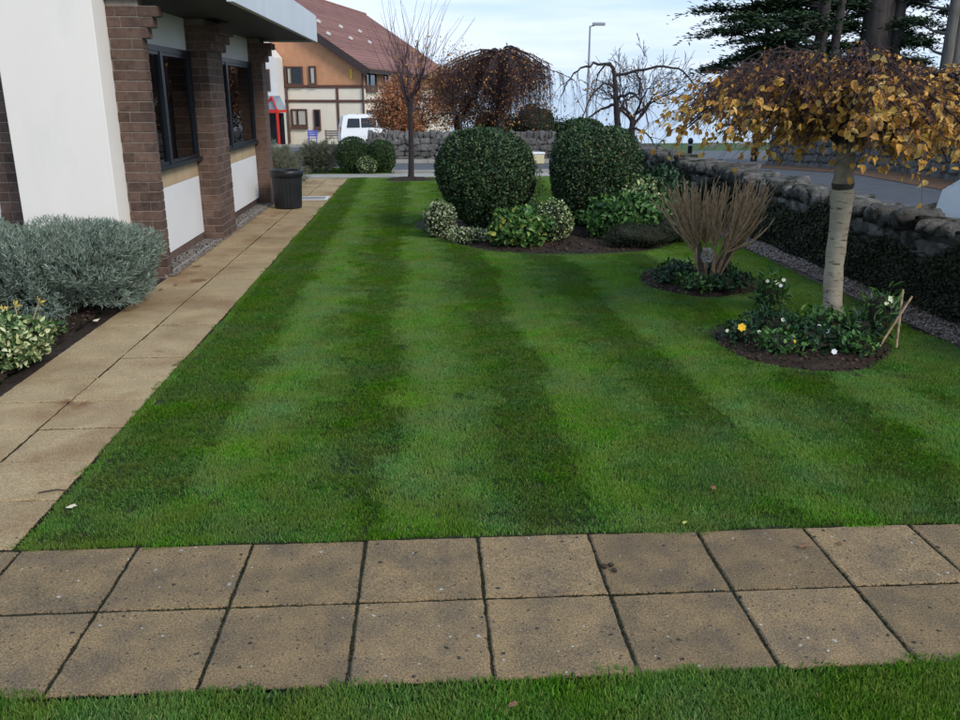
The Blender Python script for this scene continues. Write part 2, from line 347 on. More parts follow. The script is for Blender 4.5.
mat('moss', (.02, .03, .01), attr=[(.008, .010, .005), (.014, .022, .007), (.03, .045, .012), (.02, .015, .01), (.045, .035, .022)], rough=.95)
def moss(name, path, lines, per_m, label, h=.006):
    A = []
    for (x0, y0, x1, y1) in lines:
        n = int(math.hypot(x1 - x0, y1 - y0) * per_m); t = RNG.random(n); den = np.sin(t * 9 + x0 * 7 + y0 * 5) + np.sin(t * 23 + x0); t = t[RNG.random(n) < .65 + .2 * den]
        A.append(np.c_[x0 + (x1 - x0) * t, y0 + (y1 - y0) * t, 0 * t - .007] + RNG.normal(size=(len(t), 3)) * np.array([.0035, .0035, .0]))
    A = np.concatenate(A); n = len(A); o = leaves(name, A, unit(rdir(n) + np.array([0, 0, .6])), rdir(n), h * (.8 + 1.2 * RNG.random(n)), .005, MATS['moss'], path, kind='stuff'); return o
for p in list(bpy.data.objects):
    if p.name.startswith('cross_path'): moss('moss', p, [(0, .46, 5.14, .46), (0, .92, 5.14, .92), (0, .0, 5.14, .0)] + [(i * .4672, 0, i * .4672, .92) for i in range(12)], 900, '')
    if p.name.startswith('side_path'): moss('moss', p, [(.4665, 0, .4665, 14)] + [(0, j * .4475, .933, j * .4475) for j in range(28)] + [(.93, 0, .93, 9)], 700, '', .005)

# ------------------------------------------------------------------ lawns with real blades of grass
BEDS = [(1.9, 11.75, 1.85, 2.05), (2.84, 5.9, .63, .66), (2.82, 8.15, .60, .72), (-.08, 18.9, .55, .38)]
def in_bed(x, y, g=0.):
    for k, (cx, cy, a, b) in enumerate(BEDS):
        th = math.atan2(y - cy, x - cx); w = 1 + .05 * math.sin(3 * th + k) + .03 * math.sin(5 * th + 2 * k)
        if ((x - cx) / (a * w + g)) ** 2 + ((y - cy) / (b * w + g)) ** 2 < 1: return True
    return False
def lawn_left(y): return -1.672 + .0140 * (y - 3.2) + .02 * math.sin(y * 2.1) * .6 + .012
def lawn_far(x): return 3.235 - .017 * (x + 2.585) + .012 + .012 * math.sin(x * 5)
def lawn_right(y): return 3.97 + .03 * math.sin(y * 1.7)
lw = MB().prism([(-1.655, 3.225), (3.98, 3.12), (3.98, 19.45), (-1.43, 19.45)], -.06, -.006).build('lawn', MATS['turf_base']); lw['kind'] = 'structure'
lw = MB().prism([(-4, .3), (4, .3), (4, 2.215), (-2.6, 2.31), (-4, 2.335)], -.06, -.006).build('lawn', MATS['turf_base']); lw['kind'] = 'structure'
lw = MB().prism([(-12, 20.3), (-.55, 20.3), (-.55, 22.1), (-12, 22.1)], -.08, -.01).build('verge', MATS['turf_base']); lw['kind'] = 'structure'
def grass_material():
    m = bpy.data.materials.new('grass'); m.use_nodes = True; nt = m.node_tree; N = nt.nodes.new; L = nt.links.new; b = nt.nodes['Principled BSDF']
    b.inputs['Roughness'].default_value = .6; b.inputs['Specular IOR Level'].default_value = .12
    at = N('ShaderNodeAttribute'); at.attribute_name = 'rnd'; rp = N('ShaderNodeValToRGB'); el = rp.color_ramp.elements
    cs = [(0, (.040, .126, .014)), (.45, (.080, .210, .026)), (.86, (.157, .312, .048)), (.93, (.25, .25, .09)), (1, (.34, .29, .13))]
    while len(el) < len(cs): el.new(.5)
    for k, (p, c) in enumerate(cs): el[k].position = p; el[k].color = (*c, 1)
    L(at.outputs['Fac'], rp.inputs[0])
    geo = N('ShaderNodeNewGeometry')
    def patch(scale, lo, hi, det=4):
        n = N('ShaderNodeTexNoise'); n.inputs['Scale'].default_value = scale; n.inputs['Detail'].default_value = det; L(geo.outputs['Position'], n.inputs[0])
        mr = N('ShaderNodeMapRange'); mr.inputs[1].default_value = .36; mr.inputs[2].default_value = .64; mr.inputs[3].default_value = lo; mr.inputs[4].default_value = hi; L(n.outputs['Fac'], mr.inputs[0]); return mr.outputs[0]
    h = N('ShaderNodeHueSaturation'); L(rp.outputs[0], h.inputs['Color']); L(patch(3.2, .86, 1.15), h.inputs['Value']); L(patch(1.7, 1.12, .86), h.inputs['Saturation'])
    mx = N('ShaderNodeMix'); mx.data_type = 'RGBA'; mx.inputs[7].default_value = (.16, .20, .035, 1); L(patch(4.5, 0, .55), mx.inputs[0]); L(h.outputs[0], mx.inputs[6])
    L(mx.outputs[2], b.inputs['Base Color'])
    t = N('ShaderNodeBsdfTranslucent'); L(mx.outputs[2], t.inputs[0]); s = N('ShaderNodeMixShader'); s.inputs[0].default_value = .22
    L(b.outputs[0], s.inputs[1]); L(t.outputs[0], s.inputs[2]); L(s.outputs[0], nt.nodes['Material Output'].inputs[0]); return m
GM = grass_material()
def tuft(size, n, h, lean, g):
    P = np.c_[(g.random((n, 2)) - .5) * size, np.zeros(n)]; a = g.random(n) * 6.283
    hh = h * (.55 + .8 * g.random(n)); w = .0012 + .0011 * g.random(n)
    S = np.c_[np.cos(a), np.sin(a), 0 * a]; B = np.c_[-np.sin(a), np.cos(a), 0 * a]
    up = unit(np.array([0, 0, 1.]) + np.array([lean[0], lean[1], 0]) * (.5 + g.random((n, 1))) + B * .35 * g.normal(size=(n, 1)) + g.normal(size=(n, 3)) * np.array([.22, .22, 0]))
    up2 = unit(up + np.array([lean[0], lean[1], 0]) * .9 + np.array([0, 0, -.25]) + B * .3)
    M = P + up * hh[:, None] * .6; T = M + up2 * hh[:, None] * .55
    V = np.stack([P - S * w[:, None], P + S * w[:, None], M + S * w[:, None] * .85, M - S * w[:, None] * .85, T - S * w[:, None] * .2, T + S * w[:, None] * .2], 1)
    F = (np.arange(n)[:, None, None] * 6 + np.array([[0, 1, 2, 3], [3, 2, 5, 4]])[None]).reshape(-1, 4)
    rn = np.clip(g.random(n) ** 1.15, 0, 1); rn = np.where((rn > .86) & (g.random(n) < .55), rn - .35, rn)
    me = fast_mesh('tuft', V.reshape(-1, 3), F, np.repeat(rn, 2)); me.materials.append(GM); return me
def scatter(name, pts, idx, rot, scl, coll, label, cat):
    me = bpy.data.meshes.new(name); me.vertices.add(len(pts)); me.vertices.foreach_set('co', np.asarray(pts, np.float32).ravel())
    for nm, ty, dat in (('idx', 'INT', idx), ('rot', 'FLOAT', rot), ('scl', 'FLOAT', scl)):
        a = me.attributes.new(nm, ty, 'POINT'); a.data.foreach_set('value', np.asarray(dat, np.int32 if ty == 'INT' else np.float32))
    me.update(); o = link(name, me, GM); tag(o, label, cat, kind='stuff')
    ng = bpy.data.node_groups.new(name, 'GeometryNodeTree'); N = ng.nodes.new; L = ng.links.new
    ng.interface.new_socket('Geometry', in_out='INPUT', socket_type='NodeSocketGeometry'); ng.interface.new_socket('Geometry', in_out='OUTPUT', socket_type='NodeSocketGeometry')
    i = N('NodeGroupInput'); u = N('NodeGroupOutput'); ip = N('GeometryNodeInstanceOnPoints'); ci = N('GeometryNodeCollectionInfo')
    ci.inputs[0].default_value = coll; ci.inputs['Separate Children'].default_value = True; ci.inputs['Reset Children'].default_value = True
    ip.inputs['Pick Instance'].default_value = True
    def at(nm, ty):
        n = N('GeometryNodeInputNamedAttribute'); n.data_type = ty; n.inputs[0].default_value = nm; return n.outputs[0]
    L(i.outputs[0], ip.inputs['Points']); L(ci.outputs[0], ip.inputs['Instance']); L(at('idx', 'INT'), ip.inputs['Instance Index'])
    cx = N('ShaderNodeCombineXYZ'); L(at('rot', 'FLOAT'), cx.inputs[2]); e2r = N('FunctionNodeEulerToRotation'); L(cx.outputs[0], e2r.inputs[0]); L(e2r.outputs[0], ip.inputs['Rotation'])
    L(at('scl', 'FLOAT'), ip.inputs['Scale']); L(ip.outputs[0], u.inputs[0])
    md = o.modifiers.new('scatter', 'NODES'); md.node_group = ng; return o
TC = bpy.data.collections.new('tufts'); gg = np.random.default_rng(3)
LEAN = [(0, .60), (0, -.40), (.05, .08)]      # pressed away from the camera, pressed towards it, unpressed
for li, ln in enumerate(LEAN):
    for k in range(5):
        TC.objects.link(bpy.data.objects.new('tuft_%d%d' % (li, k), tuft(.15, 520, .0145, ln, gg)))
for k in range(5): TC.objects.link(bpy.data.objects.new('tuft_9%d' % k, tuft(.05, 62, .0150, (0, 0), gg)))   # narrow ones for the lawn edges
def lawn_points(x0, x1, y0, y1, ok, step, near=4.6):
    P, I, Ro, Sc = [], [], [], []
    for y in np.arange(y0, y1, step):
        for x in np.arange(x0, x1, step):
            a = x + random.uniform(-.03, .03); b = y + random.uniform(-.03, .03)
            if not ok(a, b): continue
            e = .035 * math.sin(b * 1.9 + 1) + .03 * math.sin(b * 4.1) + random.uniform(-.012, .012)
            fz = ((a + e + 1.075) / .94) % 1.0                  # mown in strips up and down the lawn: a sharp edge, then slowly darker
            st = 0 if fz < .36 else 1 if fz > .62 else (2 if random.random() < .5 else (0 if random.random() > (fz - .36) / .26 else 1))
            if a < -1.075: st = 1
            pn = math.sin(b * 2.9 + a * 1.7) + math.sin(a * 3.3 - b * 1.3 + 2) + .5 * random.uniform(-1, 1); fade = min(1, max(0, (b - 3.4) / 1.5))
            if pn > .1 + 2.4 * fade: st = 2
            if a > 3.25 and b < 10: st = 2 if pn > -.3 else 0
            P.append((a, b, -.006)); I.append(st * 5 + random.randrange(5)); Ro.append(random.uniform(-.35, .35)); Sc.append(random.uniform(.85, 1.2))
    return P, I, Ro, Sc
def ok_main(x, y): return lawn_left(y) + .038 < x < lawn_right(y) - .05 and lawn_far(x) + .035 < y < 19.38 and not in_bed(x, y, .05)
GP = list(lawn_points(-1.7, 4.0, 3.2, 19.4, ok_main, .098))
def edge(x, y, k=2):
    GP[0].append((x, y, -.006)); GP[1].append(15 + random.randrange(5)); GP[2].append(random.uniform(-.5, .5) + random.choice((0, math.pi))); GP[3].append(random.uniform(.85, 1.1))
for y in np.arange(3.27, 19.3, .028): edge(lawn_left(y) + .024 + random.uniform(-.004, .008), y, 1)
for x in np.arange(-1.64, 3.9, .028): edge(x, lawn_far(x) + .020 + random.uniform(-.008, .010))
for k, (cx, cy, a, b) in enumerate(BEDS):
    for th in np.arange(0, 6.283, .045 / max(a, b)):
        w = 1 + .05 * math.sin(3 * th + k) + .03 * math.sin(5 * th + 2 * k); edge(cx + (a * w + .03) * math.cos(th), cy + (b * w + .03) * math.sin(th))
scatter('grass', *GP, TC, 'short striped mown grass of the main lawn between the paths', 'grass')
def ok_front(x, y): return y < 2.30 - .017 * (x + 2.585) - .05 + .012 * math.sin(x * 9) + .01 * math.sin(x * 23)
P, I, Ro, Sc = lawn_points(-2.6, 3., 1.5, 2.3, ok_front, .075)
for x in np.arange(-2.6, 3., .04):
    P.append((x, 2.268 - .017 * (x + 2.585) + random.uniform(-.012, .012), -.006)); I.append(10); Ro.append(random.uniform(0, 6)); Sc.append(random.uniform(.4, .55))
ne = len(np.arange(-2.6, 3., .04)); I = [10 + random.randrange(5) if random.random() < .7 else random.randrange(10) for _ in I[:-ne]] + [15 + random.randrange(5) for _ in range(ne)]; Sc = [s * 1.25 for s in Sc[:-ne]] + [random.uniform(1.1, 1.7) for _ in range(ne)]
scatter('grass', P, I, Ro, Sc, TC, 'longer green grass along the near edge of the slab path in front', 'grass')
P, I, Ro, Sc = lawn_points(-6, -.6, 20.35, 22.1, lambda x, y: True, .13)
scatter('grass', P, I, Ro, Sc, TC, 'strip of verge grass beyond the end of the side path', 'grass')

# ------------------------------------------------------------------ soil of the beds, gravel strips
def bed(name, k):
    cx, cy, a, b = BEDS[k]; V = [(cx, cy, .06)]; n = 72; F = []; g = np.random.default_rng(k)
    rings = 9
    for r in range(1, rings + 1):
        for i in range(n):
            th = 6.28319 * i / n; w = (1 + .05 * math.sin(3 * th + k) + .03 * math.sin(5 * th + 2 * k)) * r / rings
            z = .06 * (1 - (r / rings) ** 3) - .02 * (r == rings) - .012 + g.normal() * .009
            V.append((cx + a * w * math.cos(th), cy + b * w * math.sin(th), z))
    F4 = [(1 + r * n + i, 1 + (r + 1) * n + i, 1 + (r + 1) * n + (i + 1) % n, 1 + r * n + (i + 1) % n) for r in range(rings - 1) for i in range(n)]
    me = bpy.data.meshes.new(name); me.from_pydata(V, [], F4 + [(0, 1 + i, 1 + (i + 1) % n) for i in range(n)]); me.update()
    o = link(name, me, MATS['soil'], None, True); o['kind'] = 'structure'; return o
for k in range(4): bed('flower_bed', k)
gb = np.random.default_rng(5)
grid_sheet('flower_bed', fr(-7, -2.68, .08), fr(3.5, 8.7, .08), lambda x, y: -.012 + (.05 + .018 * gb.normal() + .04 * math.sin(x * 3) * math.sin(y * 2.2)) * min(1, max(0, (-2.62 - x + .012 * (y - 3.3)) * 6)), MATS['soil'])
grid_sheet('flower_bed', fr(-2.70, -2.54, .04), fr(3.5, 8.7, .08), lambda x, y: -.016, MATS['soil'])
grid_sheet('flower_bed', fr(-6, -2.50, .1), fr(15.4, 20.2, .1), lambda x, y: .0 + .015 * gb.normal(), MATS['soil'])
def pebbles(name, n, x0, x1, y0, y1, fx, m, label, size=(.008, .018), at=None):
    g = np.random.default_rng(n); s = size[0] + (size[1] - size[0]) * g.random(n) ** 1.6
    y = y0 + (y1 - y0) * g.random(n); x = fx(y) + x0 + (x1 - x0) * g.random(n)
    oc = np.array([[1, 0, 0], [0, 1, 0], [-1, 0, 0], [0, -1, 0], [0, 0, .7], [0, 0, -.7]], float)
    V = oc[None] * s[:, None, None] * (.65 + .6 * g.random((n, 6, 1))); a = g.random(n) * 6.28
    c, si = np.cos(a)[:, None], np.sin(a)[:, None]; V = np.stack([V[..., 0] * c - V[..., 1] * si, V[..., 0] * si + V[..., 1] * c, V[..., 2]], -1)
    if at is not None: V += at[:, None]
    else: V += np.stack([x, y, .004 + s * .35 + .01 * g.random(n)], -1)[:, None]
    F = (np.arange(n)[:, None, None] * 6 + np.array([[0, 1, 4], [1, 2, 4], [2, 3, 4], [3, 0, 4], [1, 0, 5], [2, 1, 5], [3, 2, 5], [0, 3, 5]])[None]).reshape(-1, 3)
    o = link(name, fast_mesh(name, V.reshape(-1, 3), F, np.repeat(g.random(n), 8)), m); tag(o, label, 'soil' if at is not None else 'gravel', kind='stuff')
mat('clod', (.03, .02, .015), attr=[(.012, .008, .006), (.028, .018, .012), (.05, .033, .022), (.10, .06, .035)], rough=1.)
def clods(n, label, pick, size=(.006, .022)):
    pts = [pick() for _ in range(n)]; pebbles('soil_crumbs', n, 0, 0, 0, 1, lambda y: 0 * y, MATS['clod'], label, size, np.array(pts))
def in_ellipse(k):
    cx, cy, a, b = BEDS[k]
    def f():
        th = random.random() * 6.283; r = math.sqrt(random.random()) * .97; return (cx + a * r * math.cos(th), cy + b * r * math.sin(th), .052 * (1 - r ** 3) - .006)
    return f
clods(3200, 'crumbly dark soil in the main bed under the hollies', in_ellipse(0), (.008, .03)); clods(1500, 'crumbly soil in the round bed under the birch', in_ellipse(1)); clods(1200, 'crumbly soil in the round bed of the pruned shrub', in_ellipse(2))
clods(4500, 'crumbly dark soil and bark in the bed along the building', lambda: (random.uniform(-4.2, -2.64), random.uniform(4.6, 8.6), random.uniform(.03, .06)), (.006, .02))
grid_sheet('gravel_strip', [3.96, 4.5], [3, 12, 19.4], lambda x, y: 0., MATS['gravel_base'])
pebbles('gravel', 16000, 0, .46, 4.2, 15.5, lambda y: 3.98 + .03 * np.sin(y * 1.7), MATS['pebble'], 'pinkish brown gravel between the lawn and the old stone wall')
grid_sheet('gravel_strip', [-2.78, -2.48], [8.7, 15.4], lambda x, y: -.012 + 0 * x, MATS['gravel_base'])
pebbles('gravel', 5000, -.20, .07, 8.75, 15.3, lambda y: -2.60 + .0140 * (y - 3.3), MATS['pebble_grey'], 'grey brown gravel strip under the white panels of the building')
ed = MB().box(-.012, .012, 0, 6.6, -.05, .018).build('path_edging', MATS['concrete'], None, loc=(-2.540, 8.75, 0)); ed.rotation_euler.z = -.0140; ed['kind'] = 'structure'

# ------------------------------------------------------------------ the brick and render building on the left
NB = empty('brick_building', (-2.5, 8.75, 0), -.0140, 'low brown brick and white render building with dark canopy along the side path', 'building')
# local axes: x towards the lawn (0 = front of the piers), y along the path, z up
BR = {}
def brick_mesh(lx, ly, lz=.085):
    key = (round(lx, 3), round(ly, 3))
    if key in BR: return BR[key]
    c = .003; V = []; F = []
    for z, i in ((-lz / 2, c), (-lz / 2 + c, 0), (lz / 2 - c, 0), (lz / 2, c)):
        V += [(-lx / 2 + i, -ly / 2 + i, z), (lx / 2 - i, -ly / 2 + i, z), (lx / 2 - i, ly / 2 - i, z), (-lx / 2 + i, ly / 2 - i, z)]
    for l in range(3): F += [(l * 4 + i, l * 4 + (i + 1) % 4, l * 4 + 4 + (i + 1) % 4, l * 4 + 4 + i) for i in range(4)]
    F += [(3, 2, 1, 0), (12, 13, 14, 15)]
    me = bpy.data.meshes.new('brick'); me.from_pydata(V, [], F); me.update(); me.materials.append(MATS['brick']); BR[key] = me; return me
def brick_pier(x0, x1, y0, y1, top, single=True, corbel=True, label=None):
    """front (-y) and lawn side (+x) faces laid in bricks over a mortar core"""
    core = MB().box(x0 + .004, x1 - .006, y0 + .006, y1 - .004, -.05, top).build('brick_pier', MATS['mortar'], NB)
    joined = MB(); cm = MB(); j = .010; T = .092
    def put(ax, bx, ay, by, z):
        if bx - ax < .025 or by - ay < .025: return
        if single:
            o = link('brick', brick_mesh(bx - ax, by - ay), None, core); o.location = ((ax + bx) / 2 + random.uniform(-.0015, .0015), (ay + by) / 2 + random.uniform(-.0015, .0015), z)
            o.rotation_euler.z = random.choice((0, math.pi)) + random.uniform(-.004, .004)
        else: joined.box(ax, bx, ay, by, z - .0425, z + .0425)
    nc = int(top / .095)
    for c in range(nc):
        z = .0475 + c * .095; out = max(0, (z - 2.2)) * .5 if corbel else 0; xf = x1 + (round(out / .057) * .057)
        lx = .19 if c % 2 == 0 else T; ly = T if c % 2 == 0 else .19
        ly = min(ly, y1 - y0)
        put(xf - lx, xf, y0, y0 + ly, z)                      # the corner brick
        x = xf - lx - j
        while x > x0 + .03:
            a = max(x0, x - .19); put(a, x, y0, y0 + min(T, y1 - y0), z); x = a - j
        y = y0 + ly + j
        while y < y1 - .03:
            b = min(y1, y + .19); put(xf - T, xf, y, b, z); y = b + j
        if out > 0: cm.box(x0, xf - .012, y0 + .01, y1 - .01, z - .0475, z + .0475)
    if cm.v: cm.build('corbel_mortar', MATS['mortar'], core)
    if not single:
        o = joined.build('bricks', MATS['brick'], core); o['kind'] = 'stuff'
    return core
TOP = 2.63
brick_pier(-.325, -.02, 0, .15, TOP)
brick_pier(-1.60, -1.10, .06, .20, TOP + .4, corbel=False)
brick_pier(-.26, .03, 2.27, 3.07, TOP)
brick_pier(-.26, .0, 6.02, 6.42, TOP, single=False)
# south side: the projecting rendered box, wall behind
MB().box(-1.215, -.33, -.33, .12, -.05, 3.3).build('render_bay', MATS['white_render'], NB, bevel=.006)
MB().box(-4.5, -1.602, .10, .22, -.05, 3.3).build('render_wall', MATS['white_render'], NB)
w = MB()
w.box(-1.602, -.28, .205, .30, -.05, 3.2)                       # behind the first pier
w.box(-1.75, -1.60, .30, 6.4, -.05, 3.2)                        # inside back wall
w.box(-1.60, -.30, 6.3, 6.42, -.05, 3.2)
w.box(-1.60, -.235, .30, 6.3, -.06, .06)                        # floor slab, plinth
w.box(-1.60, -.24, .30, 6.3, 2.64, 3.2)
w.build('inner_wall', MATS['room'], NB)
MB().box(-4.5, -1.75, .22, 6.4, -.05, 3.2).build('rear_block', MATS['white_render'], NB)
def bay(y0, y1, mull, boards):
    MB().box(-.30, -.215, y0, y1, -.03, .105).build('plinth', MATS['brick'], NB)
    MB().box(-.29, -.20, y0, y1, .112, .81).build('panel', MATS['white_board'], NB, bevel=.003)
    n = boards; dw = (y1 - y0) / n
    for k in range(n):
        o = MB().box(-.29, -.203, -dw / 2 + .003, dw / 2 - .003, .815, 1.0).build('board', MATS['timber_tan'], NB); o.location.y = y0 + (k + .5) * dw
    MB().box(-.29, -.205, y0, y1, 2.27, 2.66).build('lintel_panel', MATS['white_render'], NB)
    wn = MB(); s = .055
    wn.box(-.29, -.13, y0, y1, 1.003, 1.045)                     # sill
    wn.box(-.27, -.16, y0, y1, 2.21, 2.268)
    for a in (y0, y1 - s): wn.box(-.27, -.165, a, a + s, 1.046, 2.209)
    for m in mull: wn.box(-.27, -.162, m - .045, m + .045, 1.046, 2.209)
    wo = wn.build('window', MATS['frame_dark'], NB)
    ed = [y0 + s] + [v for m in mull for v in (m - .045, m + .045)] + [y1 - s]
    for a, b in zip(ed[::2], ed[1::2]):
        pn = MB().box(-.203, -.197, a - .004, b + .004, 1.042, 2.212).build('pane', GLASS, wo)
        f = MB()
        for q in ((a, a + .03, 1.047, 2.208), (b - .03, b, 1.047, 2.208)): f.box(-.212, -.172, q[0] + .0005, q[1] - .0005, q[2], q[3])
        f.box(-.212, -.172, a + .031, b - .031, 1.047, 1.08); f.box(-.212, -.172, a + .031, b - .031, 2.175, 2.208)
        f.build('sash', MATS['frame_dark'], wo)
    # a gathered curtain inside at the far end of the window
    V = []; F = []; n = 40; a, b = y0 + (y1 - y0) * .52, y1 - .06
    for i in range(n + 1):
        y = a + (b - a) * i / n; x = -.42 + .03 * math.sin(i * 1.35) + .012 * math.sin(i * .6); V += [(x, y, .98), (x, y, 2.24)]
    F = [(2 * i, 2 * i + 2, 2 * i + 3, 2 * i + 1) for i in range(n)]
    me = bpy.data.meshes.new('curtain'); me.from_pydata(V, [], F); me.update(); link('curtain', me, MATS['curtain'], wo, True)
GLASS = glass('window_glass', (.8, .9, .9), .75)
bay(.155, 2.265, [1.06], 6)
bay(3.075, 6.015, [4.2], 8)
c = MB(); c.box(-.9, .80, -.05, 6.47, 2.632, 2.66); c.build('soffit', MATS['soffit'], NB)
c = MB(); c.box(.80, .86, -.05, 6.50, 2.60, 3.01); c.box(-.5, .798, 6.472, 6.50, 2.60, 3.01); c.build('fascia', MATS['fascia'], NB, bevel=.004)
MB().box(-4.5, .80, -.04, 6.46, 2.98, 3.02).build('roof', MATS['soffit'], NB)
c = MB(); c.bar((.30, .02, 2.60), (.30, .02, 2.62), .03); 

# ------------------------------------------------------------------ old stone wall on the right
def stone_mesh(seed, sx, sy, sz, rough=.16):
    g = np.random.default_rng(seed); n = 4; V = []; idx = {}
    F = []
    def vid(i, j, k):
        if (i, j, k) not in idx: idx[(i, j, k)] = len(V); V.append((i / n * 2 - 1, j / n * 2 - 1, k / n * 2 - 1))
        return idx[(i, j, k)]
    for a in range(n):
        for b in range(n):
            for s in (0, n):
                q = [(a, b), (a + 1, b), (a + 1, b + 1), (a, b + 1)]; q = q if s else q[::-1]
                F.append([vid(x, y, s) for x, y in q]); F.append([vid(s, x, y) for x, y in q]); F.append([vid(y, s, x) for x, y in q])
    V = np.array(V); U = unit(V); V = V * .84 + U * .16 * 1.2
    V *= (lumps(U, seed, rough, 2.2) * lumps(U, seed + 50, rough * .4, 6))[:, None]
    V += g.normal(size=V.shape) * .05
    me = fast_mesh('stone', V * np.array([sx, sy, sz]) / 2, F); return me
STONES = [stone_mesh(k, 1, 1, 1) for k in range(9)]
for s in STONES: s.materials.append(MATS['stone'])
GSTONES = [stone_mesh(k + 20, 1, 1, 1) for k in range(6)]
for s in GSTONES: s.materials.append(MATS['stone_grey'])
GW = empty('stone_wall', (4.38, 0, 0), 0, 'old dark mossy stone garden wall with rough leaning coping stones right of the lawn', 'wall')
MB().box(.05, .42, 2.5, 19.4, -.3, .625).build('wall_core', MATS['wall_core'], GW)
def put_stone(parent, pool, loc, size, rot, name='stone'):
    o = link(name, random.choice(pool), None, parent); o.location = loc; o.scale = size; o.rotation_euler = rot; return o
y = 4.6
while y < 19.2:                                                   # coping: rough stones set on edge, leaning
    t = random.uniform(.07, .20); h = random.uniform(.10, .19); lean = random.uniform(-.75, -.3) if random.random() < .75 else random.uniform(-.1, .3)
    put_stone(GW, STONES, (.21 + random.uniform(-.04, .04), y + t / 2, .635 + h * .26 + random.uniform(-.015, .02)), (random.uniform(.36, .46), t * 1.05, h), (lean, random.uniform(-.12, .12), random.uniform(-.2, .2)), 'coping_stone'); y += t * .86
for row, z in enumerate((.10, .25, .39, .52)):
    y = 4.4 + random.random() * .2
    while y < 19.2:
        w_ = random.uniform(.14, .34); h = random.uniform(.11, .15)
        if row >= 2 or random.random() < .35:
            put_stone(GW, STONES, (.11 + random.uniform(-.02, .015), y + w_ / 2, z + random.uniform(-.015, .015)), (.20, w_ * 1.03, h), (random.uniform(-.08, .08), 0, random.uniform(-.06, .06)))
        y += w_
        if len(GW.children) > 290: break
mat('ivy', (.02, .03, .01), attr=[(.014, .017, .010), (.024, .030, .016), (.034, .044, .020), (.05, .058, .028), (.07, .058, .04)], rough=.75)
n = 70000; y = 4.2 + 15.2 * RNG.random(n) ** 1.35; z = .52 * RNG.random(n) ** .8 * (1 + .18 * np.sin(y * 2.3) + .15 * np.sin(y * 5.1 + 1)) + .01
x = -.045 * RNG.random(n) - .035 - .05 * np.sin(y * 3.1 + z * 7) ** 2 * (1 - z) + .03 + z * .03
leaves('moss_and_ivy', np.c_[x, y, z], unit(rdir(n) + np.array([-.6, 0, -.2])), unit(rdir(n) * .8 + np.array([-1, 0, .4])), .034 * (.6 + .7 * RNG.random(n)), .026, MATS['ivy'], GW)

# far stone wall beyond the road on the right
FW = empty('stone_wall', (10.9, 0, 0), 0, 'grey stone wall with upright coping beyond the right hand road', 'wall')
def long_wall(parent, pts, h, pool, core, rows=4, w0=.28, cope=.22, thick=.4, limit=260):
    """stones laid in courses on the side that faces -n of each run, set-on-edge coping above"""
    cb = MB(); cnt = 0
    for (x0, y0), (x1, y1) in zip(pts, pts[1:]):
        L = math.hypot(x1 - x0, y1 - y0); a = math.atan2(y1 - y0, x1 - x0)
        nseg = max(1, int(L / 1.5))
        for i in range(nseg):
            u0, u1 = L * i / nseg, L * (i + 1) / nseg; um = (u0 + u1) / 2; xx, yy = x0 + math.cos(a) * um, y0 + math.sin(a) * um
            zz = zt(xx + parent.location.x, yy + parent.location.y) - parent.location.z
            cb.box(u0, u1, .05, thick - .05, -.3, h - .03, Matrix.Translation((x0, y0, zz)) @ Matrix.Rotation(a, 4, 'Z'))
        for r in range(rows + 1):
            u = random.random() * .1
            while u < L:
                wd = random.uniform(.7, 1.5) * (w0 if r < rows else w0 * .62); hh = h / rows if r < rows else random.uniform(.8, 1.15) * cope
                xx, yy = x0 + math.cos(a) * (u + wd / 2), y0 + math.sin(a) * (u + wd / 2); zz = zt(xx + parent.location.x, yy + parent.location.y) - parent.location.z
                off = .05 if r < rows else thick / 2
                put_stone(parent, pool, (xx - math.sin(a) * off, yy + math.cos(a) * off, zz + (h * (r + .5) / rows if r < rows else h + hh * .4)), (wd * 1.02, .22 if r < rows else thick, hh * 1.05), (0, random.uniform(-.1, .1), a), 'stone' if r < rows else 'coping_stone'); u += wd
    cb.build('wall_core', core, parent)
long_wall(FW, [(.35, 26.9), (.45, 11.5)], .80, GSTONES, MATS['stone_grey'], rows=4, w0=.26, cope=.24)
MW = empty('stone_wall', (0, 28, 0), 0, 'grey stone wall with toothed coping across the road behind the slender bare tree', 'wall')
long_wall(MW, [(-1.5, 0), (5.6, 0)], .74, GSTONES, MATS['stone_grey'], rows=4, w0=.24, cope=.22)

# ------------------------------------------------------------------ shrubs and bed plants
mat('holly', (.02, .05, .02), attr=[(.012, .034, .014), (.020, .054, .019), (.028, .070, .024), (.038, .088, .028), (.052, .115, .036), (.085, .15, .05), (.16, .15, .05)], c2=(.50, .50, .46), scale=3.5, rough=.42, spec=.35)
mat('lavender', (.2, .25, .2), attr=[(.11, .145, .11), (.17, .22, .17), (.25, .305, .245), (.34, .395, .32)], rough=.8, spec=.2)
mat('lavender_dry', (.2, .25, .2), attr=[(.07, .09, .06), (.12, .14, .09), (.17, .17, .12), (.20, .165, .10)], rough=.8, spec=.2)
mat('variegated', (.2, .3, .1), attr=[(.03, .075, .02), (.05, .11, .03), (.09, .16, .05), (.42, .46, .20), (.58, .58, .34)], rough=.45)
mat('variegated_pale', (.2, .3, .1), attr=[(.035, .07, .025), (.07, .12, .045), (.24, .29, .13), (.42, .44, .26), (.50, .50, .32)], rough=.5)
mat('leaf_mid', (.1, .2, .05), attr=[(.016, .045, .012), (.03, .085, .018), (.05, .125, .025), (.08, .17, .04), (.12, .22, .05)], rough=.4)
mat('leaf_yellow_mix', (.1, .2, .05), attr=[(.02, .06, .016), (.03, .085, .02), (.045, .115, .026), (.055, .14, .03), (.08, .17, .035), (.10, .20, .04), (.14, .24, .05), (.24, .32, .08), (.50, .44, .08)], rough=.45)
